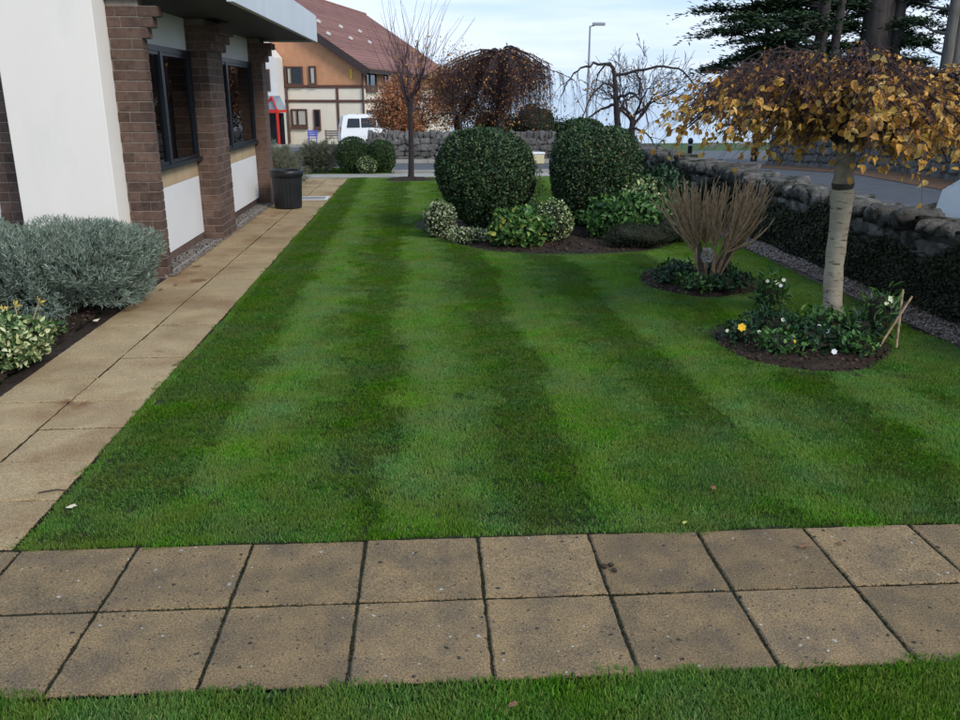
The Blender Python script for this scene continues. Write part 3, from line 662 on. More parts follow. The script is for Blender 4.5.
mat('leaf_deep', (.1, .2, .05), attr=[(.008, .028, .010), (.014, .045, .016), (.022, .062, .022), (.035, .085, .03)], rough=.45)
mat('heather', (.1, .2, .05), attr=[(.012, .020, .010), (.022, .030, .014), (.026, .046, .018), (.045, .040, .028)], rough=.8)
mat('box_green', (.1, .2, .05), attr=[(.018, .04, .008), (.03, .065, .012), (.045, .09, .018), (.06, .11, .025)], rough=.5)
mat('petal_yellow', (.80, .42, .01), (.85, .55, .03), 60, .6)
mat('petal_pale', (.72, .74, .45), (.80, .80, .60), 60, .6)
mat('petal_white', (.75, .74, .72), (.82, .80, .80), 60, .6)
mat('petal_lilac', (.55, .42, .58), (.65, .55, .66), 60, .6)
mat('stalk_green', (.06, .12, .03), (.10, .16, .05), 20, .6)
mat('dry_stem', (.42, .31, .12), (.50, .38, .17), 20, .7)
mat('yellow_bud', (.55, .45, .10), (.62, .50, .14), 20, .7)

bush('clipped_holly', (.95, 11.62, .03), (.62, .63, .645), 22000, .037, .025, MATS['holly'], 'big dark glossy holly clipped to a barrel, left of the pair in the main bed', 'shrub', p=2.6, amp=.04, freq=3.6, zc=.66, seed=11, taper=.36, depth=.12)
bush('clipped_holly', (2.46, 11.75, .03), (.575, .60, .655), 22000, .037, .025, MATS['holly'], 'big dark glossy holly clipped to a barrel, right of the pair in the main bed', 'shrub', p=3.1, amp=.035, freq=3.6, zc=.67, seed=12, taper=.30, depth=.12)
bush('clipped_holly', (2.58, 13.30, .0), (.42, .45, .71), 7000, .05, .033, MATS['holly'], 'clipped dark evergreen whose top shows above the right hand holly', 'shrub', p=2.7, amp=.03, zc=.70, seed=13, depth=.12)
bush('variegated_shrub', (.32, 11.05, .02), (.19, .19, .22), 1500, .035, .026, MATS['variegated_pale'], 'small pale variegated shrub at the left tip of the main bed', seed=14, amp=.15, freq=4)
bush('variegated_shrub', (1.72, 10.55, .02), (.23, .23, .25), 2200, .03, .022, MATS['variegated'], 'rounded cream and green variegated shrub between the two hollies', seed=15, amp=.08)
bush('yellow_leaved_shrub', (1.27, 10.28, .02), (.36, .26, .21), 1100, .075, .055, MATS['leaf_yellow_mix'], 'leafy green shrub with scattered yellow leaves in front of the left holly', seed=16, amp=.14, freq=4, oval=True, depth=.4)
bush('leafy_shrub', (2.74, 10.75, .02), (.55, .48, .27), 2800, .075, .042, MATS['leaf_mid'], 'broad bright green leafy shrub at the right of the main bed', seed=17, amp=.16, freq=4.5, oval=True, depth=.4)
bush('leafy_shrub', (3.28, 11.6, .02), (.45, .5, .40), 2200, .07, .045, MATS['leaf_deep'], 'dark green shrub against the stone wall beside the right holly', seed=27, amp=.16, freq=4.5, depth=.4)
bush('pale_leaved_shrub', (3.02, 11.25, .02), (.34, .30, .36), 1300, .06, .045, MATS['variegated'], 'pale tipped green shrub between the right holly and the wall', seed=28, amp=.16, freq=4.5, depth=.4)
bush('dark_heather', (2.68, 10.12, .02), (.42, .24, .13), 3500, .03, .008, MATS['heather'], 'low dark purplish heather along the front right rim of the main bed', 'heather', seed=18, amp=.15, freq=5)
bush('dark_heather', (3.2, 10.45, .02), (.36, .25, .15), 3000, .03, .008, MATS['heather'], 'low dark heather at the right end of the main bed', 'heather', seed=19, amp=.15, freq=5)
bush('low_groundcover', (.66, 10.62, .0), (.30, .16, .09), 900, .035, .022, MATS['variegated_pale'], 'thin pale groundcover plant at the foot of the left holly', 'plant', seed=20, amp=.2, freq=5, depth=.5)
bush('feathery_shrub', (1.62, 13.0, .0), (.30, .30, .5), 1400, .05, .02, MATS['lavender_dry'], 'loose greyish shrub seen in the gap behind the two hollies', seed=21, amp=.2, freq=4, depth=.6)

# lavender hedge by the rendered bay: many fine upright sprigs
def lavender(name, loc, rad, n, m, label, seed, zc=None, L=.05, amp=.27):
    t = empty(name, loc, 0, label, 'shrub'); zc = rad[2] * .95 if zc is None else zc
    P, nn = shell_points(n, (0, 0, zc), rad, seed, amp, 6.0, 2.3, -.72, .45); k = P[:, 2] > .06; P = P[k]; nn = nn[k]; n = len(P)
    ax = unit(nn + np.array([0, 0, .75]) + .35 * rdir(n)); pts = []; ds = []; ns = []; rn = []
    sprig = RNG.random(n)
    for q in range(5):                                             # needle leaves along each sprig
        d = unit(ax + .75 * rdir(n)); pts.append(P + ax * (q * .011)); ds.append(d); ns.append(rdir(n)); rn.append(np.clip(sprig * .75 + .25 * RNG.random(n), 0, 1))
    P2 = np.concatenate(pts)
    leaves('foliage', P2, np.concatenate(ds), np.concatenate(ns), L * (.6 + .6 * RNG.random(len(P2))), .0075, m, t, rnd=np.concatenate(rn))
    blob('inner_growth', (0, 0, zc), rad, MATS['twig_dark'], t, seed, amp, 6.0, 2.3, .66)
    ln, rr = [], []
    for i in range(60):
        a = random.random() * 6.28; u = math.sqrt(random.random()) * .5; b = np.array([rad[0] * u * math.cos(a), rad[1] * u * math.sin(a), -.03]); e = np.array([rad[0] * .86 * math.cos(a), rad[1] * .86 * math.sin(a), zc * random.uniform(.5, 1.1)])
        ln.append(np.array([b, (b + e) / 2 + RNG.normal(size=3) * .03, e])); rr.append([.010, .006, .003])
    tubes('stems', ln, rr, MATS['bark_grey'], t, 4); return t
lavender('lavender_bush', (-2.87, 7.55, 0), (.45, .60, .345), 9000, MATS['lavender'], 'silvery grey lavender bush beside the path in front of the white bay', 31, zc=.35)
lavender('lavender_bush', (-3.34, 7.25, 0), (.56, .58, .335), 8000, MATS['lavender'], 'silvery grey lavender bush at the left edge of the picture', 32, zc=.34)
lavender('lavender_bush', (-2.95, 17.6, 0), (.55, 1.3, .36), 5000, MATS['lavender_dry'], 'grey green lavender hedge behind the black ribbed tub', 33, zc=.36, L=.08)
lavender('lavender_bush', (-2.45, 16.3, 0), (.22, .45, .30), 1500, MATS['lavender_dry'], 'fading lavender clump just right of the black tub', 34, zc=.3, L=.07)
lavender('lavender_bush', (-2.25, 20.9, 0), (.42, .4, .32), 1800, MATS['lavender_dry'], 'small grey lavender on the verge left of the round topiary', 35, zc=.32, L=.08)
lavender('lavender_bush', (-3.9, 20.0, 0), (.8, .7, .42), 3000, MATS['lavender'], 'pale grey lavender behind the building corner', 36, zc=.42, L=.08)
bush('variegated_shrub', (-2.80, 5.72, .02), (.27, .36, .165), 2600, .042, .03, MATS['variegated'], 'low cream edged variegated shrub at the left edge beside the path', seed=41, amp=.12, freq=4, oval=True)
for (x, y, s, lb) in ((-2.72, 6.42, .09, 'small green seedling plant on bare soil beside the path'), (-2.86, 6.2, .07, 'tiny weed beside the variegated shrub in the soil')):
    bush('seedling_plant', (x, y, .03), (s, s, s * .7), 60, .05, .022, MATS['leaf_yellow_mix'], lb, 'plant', seed=int(s * 1000), amp=.2, depth=.8, stems=False)
t = empty('dry_stalks', (-2.90, 6.28, .02), 0, 'three straw yellow cut stalks with seed heads behind the variegated shrub', 'plant')
for k, (dx, dy, h) in enumerate(((-.10, .03, .24), (-.02, .0, .28), (.10, .04, .30))):
    s = tubes('stalk', [np.array([(dx * .3, dy, 0), (dx * .6, dy, h * .5), (dx * 1.3, dy, h)])], [[.006, .005, .004]], MATS['dry_stem'], t, 6)
    P = np.array([[dx * 1.3, dy, h]] * 9); leaves('seed_head', P, unit(rdir(9) + np.array([.3, 0, .5])), rdir(9), .055, .012, MATS['yellow_bud'], s, kind=None)

# round topiary at the far end of the side path
bush('round_topiary', (-1.43, 20.75, 0), (.37, .37, .41), 5000, .035, .022, MATS['box_green'], 'larger round green topiary ball at the far end of the path', 'shrub', p=2.3, amp=.03, zc=.40, seed=51, depth=.12)
bush('round_topiary', (-.76, 20.75, 0), (.33, .33, .37), 4500, .035, .022, MATS['box_green'], 'upright round green topiary ball nearest the slender tree', 'shrub', p=2.4, amp=.03, zc=.36, seed=52, depth=.12)
bush('variegated_shrub', (-1.10, 20.45, 0), (.25, .24, .20), 1800, .03, .022, MATS['variegated'], 'small round variegated shrub in front of the two topiary balls', seed=53, amp=.06, zc=.19)

# pruned shrub of bare brown stems in its own round bed
t = empty('pruned_shrub', (2.82, 7.92, .04), 0, 'cut back shrub of bare upright brown stems in a small round bed', 'shrub')
rg = np.random.default_rng(61); ln, rr = [], []
E_ = []
for i in range(10):                                                # short thick main limbs
    a = i * 2.4 + rg.random() * .6; e = np.array([.20 * math.cos(a) * rg.uniform(.4, 1) + .04, .15 * math.sin(a), .26 + rg.random() * .18]); E_.append(e)
    b = np.array([.05 * math.cos(a) + .02, .05 * math.sin(a), -.05]); ln.append(np.array([b, b * .4 + e * .45 + np.array([0, 0, -.02]) + rg.normal(size=3) * .02, e])); rr.append([.024, .019, .014])
for k in range(175):                                               # shoots cut off at about one height
    tip = np.array([rg.uniform(-.43, .50), rg.uniform(-.33, .33), rg.uniform(.78, .98) if k % 4 else rg.uniform(.55, .8)])
    s0 = min(E_, key=lambda q: (q[0] * 2.2 - tip[0]) ** 2 + (q[1] * 2.2 - tip[1]) ** 2 + .03 * rg.random()); u = np.linspace(0, 1, 6)[:, None]; bow = np.array([tip[0] - s0[0], tip[1] - s0[1], 0]) * .18
    A = s0 + u * (tip - s0) + np.sin(u * math.pi) * bow + np.cumsum(rg.normal(size=(6, 3)) * .010, 0); A[0] = s0; ln.append(A); rr.append(np.linspace(rg.uniform(.007, .011), .004, 6))
    if rg.random() < .6: j2 = rg.integers(2, 4); d2 = (tip - s0) * .42 + rg.normal(size=3) * np.array([.06, .06, .02]); ln.append(A[j2] + np.outer([0, .5, 1], d2)); rr.append([.0055, .0045, .003])
tubes('stems', ln, rr, MATS['twig_tan'], t, 5)
tw = [np.array([(.04, 0, -.05), (.10, -.02, .15), (.22, -.05, .42)]), np.array([(-.04, -.03, -.05), (-.10, -.05, .2), (-.13, -.06, .4)])]
tubes('trunk', tw, [[.045, .04, .03], [.035, .03, .02]], MATS['bark_brown'], t, 7)
mat('old_bloom', (.42, .36, .34), (.55, .48, .46), 30, .9)
P, nn = shell_points(160, (-.10, -.22, .30), (.035, .035, .05), 3, .1); leaves('faded_flower', P, nn, rdir(len(P)), .03, .025, MATS['old_bloom'], t, kind=None)

# low plants in the two round beds
def clump(x, y, r, h, n, L, Wd, m, label, seed, flowers=(), cat='plant', oval=True):
    h = h * .62 if h < .2 else h * .85; L = L * .9; Wd = Wd * .9; flowers = [(a, b, c * .72, d * .85, e) for a, b, c, d, e in flowers]
    t = bush('bedding_plant', (x, y, .04), (r, r, h), n, L, Wd, MATS[m], label, cat, seed=seed, amp=.2, freq=4, depth=.6, oval=oval, zc=h * .5, core='twig_dark', stems=False)
    for (dx, dy, dz, s, fm) in flowers: flower(t, dx, dy, dz, s, fm)
    return t
def flower(t, dx, dy, dz, s, fm):
    st = tubes('flower_stalk', [np.array([(dx * .6, dy * .6, 0), (dx * .9, dy * .9, dz * .6), (dx, dy, dz)])], [[.003, .003, .002]], MATS['stalk_green'], t, 4)
    f = np.array([-.25, -1., .55]); f = f / np.linalg.norm(f); u = unit(np.cross(f, [0, 0, 1.])); v = np.cross(u, f); k = 6
    an = np.arange(k) * 2 * math.pi / k + random.random(); D = np.cos(an)[:, None] * u + np.sin(an)[:, None] * v + f * .25
    leaves('petals', np.array([[dx, dy, dz]] * k), D, np.array([f] * k), s * .52, s * .62, MATS[fm], st, kind=None, oval=True, fold=.08)
clump(2.42, 5.98, .15, .12, 240, .05, .03, 'leaf_deep', 'winter pansy plant with a big yellow bloom in the birch bed', 71, [(-.05, -.13, .15, .075, 'petal_yellow'), (.08, -.14, .10, .04, 'petal_pale'), (-.13, -.06, .09, .035, 'petal_pale')])
clump(2.72, 6.15, .24, .16, 480, .05, .026, 'leaf_deep', 'dark leafy bedding plant behind the yellow pansy', 72, [(.02, -.16, .17, .04, 'petal_pale')])
clump(2.60, 5.66, .18, .12, 340, .05, .028, 'leaf_mid', 'low green bedding plant at the front left of the birch bed', 73, [(.02, -.15, .13, .03, 'petal_yellow')])
clump(2.88, 5.72, .22, .15, 420, .055, .03, 'leaf_deep', 'spreading dark bedding plant at the front middle of the birch bed', 74, [(.02, .02, .19, .035, 'petal_white'), (.05, -.05, .16, .035, 'petal_white'), (.02, -.24, .03, .05, 'petal_white')])
clump(3.08, 6.02, .21, .19, 380, .07, .03, 'leaf_mid', 'bright green leafy plant at the foot of the birch trunk', 75)
clump(3.10, 5.58, .15, .12, 260, .05, .03, 'leaf_mid', 'small green plant at the right of the birch bed near the sticks', 76)
clump(3.02, 6.95, .16, .22, 240, .10, .02, 'leaf_mid', 'tall leafy plant with cream flowers behind the birch trunk', 77, [(.02, -.1, .30, .05, 'petal_pale'), (.08, -.1, .33, .045, 'petal_pale'), (-.06, -.1, .32, .04, 'petal_pale'), (.05, -.12, .27, .04, 'petal_white')])
clump(3.52, 6.05, .13, .26, 170, .10, .022, 'leaf_mid', 'upright plant with a lime yellow flower head right of the birch', 78, [(.02, -.08, .38, .055, 'petal_pale'), (.05, -.08, .34, .05, 'petal_pale'), (.0, -.08, .33, .045, 'petal_pale'), (.04, -.09, .30, .04, 'petal_pale')])
clump(3.30, 5.92, .15, .16, 230, .09, .02, 'leaf_deep', 'dark grassy plant between the birch and the sticks', 79)
sk = empty('cane_sticks', (3.30, 5.66, .0), 0, 'two short brown canes leaning out of the birch bed', 'stick')
for a, b in (((0, 0, -.02), (.28, .1, .38)), ((.17, .02, .02), (.24, .16, .42))): MB().bar(a, b, .010, 6, .008).build('cane', MATS['twig_tan'], sk, True)
for k, (x, y, r, m_, lb) in enumerate(((2.46, 7.98, .16, 'leaf_deep', 'dark low plant at the left of the pruned shrub'), (2.62, 7.66, .17, 'leaf_mid', 'green low plant in front left of the pruned shrub'), (2.86, 7.60, .16, 'leaf_deep', 'dark low plant right in front of the pruned shrub'), (3.06, 7.82, .15, 'leaf_deep', 'dark low plant at the right of the pruned shrub'), (2.66, 8.35, .20, 'leaf_deep', 'dark plant behind the pruned shrub on its left'), (3.08, 8.4, .20, 'leaf_deep', 'dark plant behind the pruned shrub on its right'))):
    clump(x, y, r, .11 + .02 * (k % 3), 260, .05, .028, m_, lb, 80 + k)

# black ribbed tub at the building corner
t = empty('ribbed_tub', (-2.06, 14.25, 0), 0, 'black ribbed plastic tub standing on the path at the building corner', 'tub')
mat('black_plastic', (.010, .011, .013), (.016, .017, .02), 8, .45, spec=.4)
MB().lathe([(.0, .0), (.205, .0), (.215, .02), (.24, .52), (.235, .53)], 56, rib=.014).build('body', MATS['black_plastic'], t)
MB().lathe([(.245, .50), (.265, .51), (.268, .60), (.255, .61), (.235, .60), (.232, .52), (.0, .515)], 40).build('rim', MATS['black_plastic'], t, True)
dc = empty('drain_cover', (-1.80, 15.5, .0), 0, 'pale framed drain cover set flat in the path beyond the tub', 'drain cover')
mat('cover_grey', (.20, .19, .18), (.28, .27, .25), 12, .7); mat('cover_rim', (.55, .54, .51), (.62, .61, .58), 12, .6)
f = MB()
for q in ((-.27, .27, -.27, -.22), (-.27, .27, .22, .27), (-.27, -.22, -.219, .219), (.22, .27, -.219, .219)): f.box(*q, -.01, .014)
f.build('rim', MATS['cover_rim'], dc); MB().box(-.218, .218, -.218, .218, -.01, .009).build('lid', MATS['cover_grey'], dc)

# ------------------------------------------------------------------ the weeping birch with yellow leaves
mat('birch_bark', (.46, .395, .29), (.34, .285, .205), 9, .8, .6, 70, c3=(.10, .08, .065), s3=22, a3=(.58, .66), stretch=(.5, .5, 1.9))
mat('bark_mid', (.34, .275, .19), (.15, .115, .085), 12, .85, .5, 50)
mat('graft_bark', (.10, .085, .07), (.045, .035, .03), 14, .95, .9, 40)
mat('leaf_gold', (.5, .3, .05), attr=[(.07, .03, .018), (.16, .065, .028), (.46, .20, .05), (.68, .34, .065), (.74, .42, .085), (.76, .50, .17)], rough=.55, transl=.25)
BT = empty('weeping_birch', (3.33, 6.36, 0), 0, 'grafted weeping birch with pale trunk and an umbrella of yellow autumn leaves', 'tree')
z_ = np.array([-.06, .0, .04, .1, .2, .3, .4, .5, .6, .7, .8, .9, .97, 1.02, 1.06, 1.09, 1.11, 1.135, 1.17, 1.22, 1.3, 1.46]); tr_ = np.array([.13, .098, .086, .078, .074, .072, .073, .070, .072, .071, .073, .075, .080, .089, .083, .074, .080, .083, .072, .069, .067, .058])
tr_[3:13] *= 1 + .035 * np.sin(z_[3:13] * 23) ; xx = -.085 * np.clip(z_ / 1.1, 0, 1) - .014 * np.sin(z_ * 4.6); C_ = np.c_[xx, .012 * np.sin(z_ * 3.7), z_]
tubes('trunk', [C_[:16]], [tr_[:16]], MATS['birch_bark'], BT, 22); tubes('graft_ring', [C_[15:18]], [tr_[15:18]], MATS['graft_bark'], BT, 20); tubes('upper_trunk', [C_[17:]], [tr_[17:]], MATS['bark_mid'], BT, 18)
rg = np.random.default_rng(91); ln, rr = [], []; tw, tr2, LP, LD, LT, LS = [], [], [], [], [], []
top = np.array([-.10, 0, 1.40])
for i in range(58):
    a = i * 2.39996 + rg.random() * .5; near = max(0, -math.sin(a)); rt_ = math.cos(a)
    R_ = (1.38 + .12 * rt_) * (.30 + .70 * math.sqrt(rg.random())); rise = .42 + .20 * rg.random()
    droop = (.34 + .12 * rt_ + .02 * near) * (R_ / 1.4) ** 2 + .20 * rg.random(); u = np.linspace(0, 1, 9)
    zz = top[2] + rise * np.sin(np.clip(u * 1.6, 0, 1) * math.pi / 2) + .10 * np.sin(u * math.pi) - droop * u ** 2.0
    rad = R_ * u ** .9; aa = a + .35 * rg.normal() * u; P = np.c_[top[0] + rad * np.cos(aa), top[1] + rad * np.sin(aa), zz] + np.cumsum(rg.normal(size=(9, 3)) * .012, 0)
    P[0] = top; ln.append(P); rr.append(np.linspace(.024, .005, 9))
    for k in range(34):                                            # twigs leave the limb and hang outward
        f = .10 + .90 * rg.random(); q = f * 8; j = min(7, int(q)); s = P[j] + (P[j + 1] - P[j]) * (q - j)
        az = aa[j] + rg.normal() * .9; ou = np.array([math.cos(az), math.sin(az), 0]); l = .20 + .36 * rg.random(); tt = np.linspace(0, 1, 5)
        hang = .12 + (.48 + .15 * max(0, rt_)) * rg.random(); C = s + np.outer(tt, ou) * l * (.9 - .35 * hang) + np.outer(.08 * np.sin(tt * math.pi) * (1 - hang) - hang * l * tt ** 1.6, [0, 0, 1]) + np.cumsum(rg.normal(size=(5, 3)) * .010, 0)
        tw.append(C); tr2.append(np.linspace(.0042, .0016, 5))
        for e in range(2):
            j2 = rg.integers(1, 4); az2 = az + rg.normal() * .9; o2 = np.array([math.cos(az2), math.sin(az2), -.55]); l2 = .10 + .14 * rg.random()
            tw.append(C[j2] + np.outer(np.linspace(0, 1, 3), o2) * l2 + np.array([[0, 0, 0], [0, 0, .01], [0, 0, -.03]])); tr2.append([.0025, .002, .0012])
        low = C[-1][2] < 1.78 + .12 * rt_ + .10 * rg.normal()
        for e in range(rg.integers(4, 11) if low else rg.integers(2, 7)):
            j2 = rg.integers(1, 5); LP.append(C[j2]); LD.append(unit(rg.normal(size=3) * .6 + np.array([0, 0, -1.]) + ou * .3)); g_ = rg.random()
            LT.append(np.clip((.42 + .65 * g_ + .08 * rt_) if low else (.02 + .60 * g_ ** 1.7), 0, 1)); LS.append(1.08 if low else .62)
        if near > .3 and rt_ > -.3 and rg.random() < .03:                        # odd last leaves on long hanging threads
            e_ = C[-1]; l3 = .10 + .18 * rg.random(); tw.append(e_ + np.outer([0, .5, 1], [0.02, -.01, -l3])); tr2.append([.0016, .0013, .001])
            for v in range(3): LP.append(e_ + np.array([.015, -.01, -l3 * (1 - .25 * v)])); LD.append(unit(rg.normal(size=3) * .4 + np.array([0, 0, -1.]))); LT.append(.7 + .3 * rg.random()); LS.append(1.)
tubes('limbs', ln, rr, MATS['bark_dark'], BT, 6); o = tubes('twigs', tw, tr2, MATS['twig_purple'], BT, 3); o['kind'] = 'stuff'
LP = np.array(LP); n = len(LP); LS = np.array(LS); leaves('leaves', LP + RNG.normal(size=(n, 3)) * .01, np.array(LD), unit(rdir(n) + np.array([-.2, -.8, .3])), LS * .047 * (.45 + .85 * RNG.random(n)), LS * .041 * (.6 + .6 * RNG.random(n)), MATS['leaf_gold'], BT, rnd=np.array(LT), oval=True, fold=.22, curl=.28)

# ------------------------------------------------------------------ trees beyond the lawn
mat('leaf_copper', (.3, .12, .05), attr=[(.15, .055, .035), (.30, .115, .065), (.44, .18, .09), (.52, .24, .11), (.58, .31, .12)], rough=.7, transl=.2)
mat('leaf_rust', (.3, .12, .05), attr=[(.11, .05, .045), (.22, .095, .06), (.33, .145, .07), (.46, .21, .075), (.60, .33, .085)], rough=.7, transl=.2)
mat('leaf_amber', (.5, .3, .05), attr=[(.40, .18, .03), (.55, .28, .05), (.60, .34, .06)], rough=.6, transl=.3)
def simple_tree(name, loc, label, trunk, seed, bark, **kw):
    t = empty(name, loc, 0, label, 'tree'); rg = np.random.default_rng(seed); return t, rg
# slender tree on the lawn: short trunk, dense pruned head, long upright whips
t = empty('slender_tree', (-.07, 18.95, 0), 0, 'slender dark trunked tree at the lawn end with upright bare whips', 'tree'); rg = np.random.default_rng(101)
tubes('trunk', [np.array([(0, 0, -.05), (.01, 0, .1), (.03, .01, .8), (.02, 0, 1.35), (.05, 0, 1.75)])], [[.10, .066, .056, .053, .05]], MATS['bark_dark'], t, 10)
ln, rr, tips = [], [], []
for k in range(7):
    a = k * .9 + rg.random() * .4; grow((.04, 0, 1.30 + .07 * k), (.75 * math.cos(a), .75 * math.sin(a), .9), .60, .034, 3, ln, rr, rg, .62, 3, .62, .10, .2, tips, 4, .004)
for p, d in list(tips):
    if rg.random() < .75:
        L_ = .25 + .95 * rg.random() ** 1.6; u = np.array([p[0] * .75 + rg.normal() * .22, p[1] * .6 + rg.normal() * .2, 1.]); u = unit(u); P = p + np.outer(np.linspace(0, 1, 4), u) * L_ + np.cumsum(rg.normal(size=(4, 3)) * .015, 0); P[0] = p
        ln.append(P); rr.append(np.array([.0045, .004, .003, .002]))
o = tubes('branches', ln, rr, MATS['twig_purple'], t, 4); o['kind'] = 'stuff'
P = np.array([p for p, d in tips])[::3] + RNG.normal(size=(len(tips[::3]), 3)) * .08
leaves('leaves', P, rdir(len(P)), rdir(len(P)), .07, .045, MATS['leaf_amber'], t, oval=True)

# copper leaved tree behind the wall
def leafy(name, loc, label, h, crown, n, L, m, seed, bark='bark_dark', trunk_r=.10, zc=None, clumps=60, spreadc=.2, levels=3, flat=1.):
    t = empty(name, loc, 0, label, 'tree'); rg = np.random.default_rng(seed); ln, rr, tips = [], [], []
    zc = h if zc is None else zc
    tubes('trunk', [np.array([(0, 0, -.3), (.02, 0, h * .4), (-.03, .02, h * .8), (0, 0, h)])], [[trunk_r * 1.3, trunk_r, trunk_r * .85, trunk_r * .7]], MATS[bark], t, 8)
    for k in range(6):
        a = k * 1.05 + rg.random() * .5; grow((0, 0, h * (.6 + .4 * rg.random())), (math.cos(a) * .8, math.sin(a) * .8, .8), crown[0] * .8, trunk_r * .5, levels, ln, rr, rg, .6, 3, .62, .05, .2, tips, 4, .006)
    o = tubes('branches', ln, rr, MATS[bark], t, 4); o['kind'] = 'stuff'
    c = rg.normal(size=(clumps, 3)); c = c / np.linalg.norm(c, axis=1)[:, None] * (rg.random((clumps, 1)) ** .4) * np.array(crown) + np.array([0, 0, zc])
    k = rg.integers(0, clumps, n); P = c[k] + rg.normal(size=(n, 3)) * spreadc * np.array([1, 1, flat])
    leaves('foliage', P, rdir(n), rdir(n), L * (.6 + .7 * RNG.random(n)), L * .65, m, t); return t
leafy('copper_tree', (-.15, 29.6, zt(0, 29.6)), 'rounded tree of copper brown leaves behind the wall, left of the slender trunk', 1.3, (1.05, .9, .95), 17000, .07, MATS['leaf_copper'], 111, zc=1.6, spreadc=.17)
leafy('copper_tree', (1.55, 31.0, zt(1, 31)), 'taller rust and purple brown tree just right of the slender trunk', 1.6, (1.0, .9, 1.35), 13000, .065, MATS['leaf_rust'], 112, zc=2.1, spreadc=.24)
t = empty('small_dark_tree', (1.55, 27.9 + 1.2, zt(1.5, 29)), 0, 'small crooked bare tree behind the wall below the weeping tree', 'tree'); rg = np.random.default_rng(113); ln, rr, tips = [], [], []
tubes('trunk', [np.array([(0, 0, -.2), (.05, 0, .8), (-.02, 0, 1.5)])], [[.09, .07, .06]], MATS['bark_dark'], t, 7)
for k in range(5): grow((-.02, 0, 1.2 + .08 * k), (math.cos(k * 1.3), math.sin(k * 1.3), .8), .6, .035, 3, ln, rr, rg, .6, 3, .65, .02, .2, tips, 4, .005)
tubes('branches', ln, rr, MATS['bark_dark'], t, 4)['kind'] = 'stuff'

def weeping(name, loc, label, hs, R_, nl, ntw, seed, m_leaf, nleaf, drop, twig='twig_purple', topz=None, trunk_r=.12, skew=0., bark='bark_brown', lr=.04, Lf=.06, twr=.005):
    t = empty(name, loc, 0, label, 'tree'); rg = np.random.default_rng(seed); ln, rr, tw, tr2, LP = [], [], [], [], []
    tubes('trunk', [np.array([(0, 0, -.3), (.04, 0, hs * .5), (0, 0, hs)])], [[trunk_r * 1.2, trunk_r, trunk_r * .85]], MATS[bark], t, 9)
    for i in range(nl):
        a = i * 2.4 + rg.random() * .7; rad = R_ * (.35 + .65 * rg.random() ** .6); u = np.linspace(0, 1, 9); rise = topz * (.75 + .3 * rg.random())
        P = np.c_[rad * u ** 1.6 * np.cos(a) + skew * u, rad * u ** 1.6 * np.sin(a), hs + rise * np.sin(np.clip(u * 3.0, 0, 1.1) * math.pi / 2) - drop * .42 * u ** 2.5] + np.cumsum(rg.normal(size=(9, 3)) * .03, 0); P[0] = (0, 0, hs - .1)
        ln.append(P); rr.append(np.linspace(lr, .010, 9))
        for k in range(ntw):
            f = (.06 + .94 * rg.random()) * 8; j = min(7, int(f)); s = P[j] + (P[j + 1] - P[j]) * (f - j); az = a + rg.normal() * .8; l = drop * (.35 + .75 * rg.random()); tt = np.linspace(0, 1, 6)
            C = s + np.outer(.28 * tt ** .6, [math.cos(az), math.sin(az), 0]) + np.outer(.12 * np.sin(tt * 3.14 * .9) - l * tt ** 1.5, [0, 0, 1]) + np.cumsum(rg.normal(size=(6, 3)) * .02, 0); tw.append(C); tr2.append(np.linspace(twr, twr * .5, 6))
            for e in range(3):
                j2 = rg.integers(1, 5); d2 = np.array([rg.normal() * .6, rg.normal() * .6, -.7]); tw.append(C[j2] + np.outer([0, .5, 1], d2) * (.15 + .25 * rg.random())); tr2.append([twr * .7, twr * .6, twr * .4])
            LP += [C[rg.integers(1, 6)] for _ in range(3)]
    tubes('limbs', ln, rr, MATS['bark_dark'], t, 6); tubes('twigs', tw, tr2, MATS[twig], t, 3)['kind'] = 'stuff'
    LP = np.array(LP); k = rg.permutation(len(LP))[:nleaf]; P = LP[k] + rg.normal(size=(len(k), 3)) * .05
    leaves('leaves', P, unit(rdir(len(P)) + np.array([0, 0, -.8])), rdir(len(P)), Lf * (.6 + .7 * RNG.random(len(P))), Lf * .7, m_leaf, t); return t
weeping('weeping_tree', (3.02, 30.6, zt(3, 30.6)), 'dense weeping tree of purplish twigs and rusty leaves above the left holly', 2.35, 2.45, 44, 38, 121, MATS['leaf_rust'], 17000, 1.75, topz=1.35, trunk_r=.16, bark='bark_grey', Lf=.085, twr=.008)
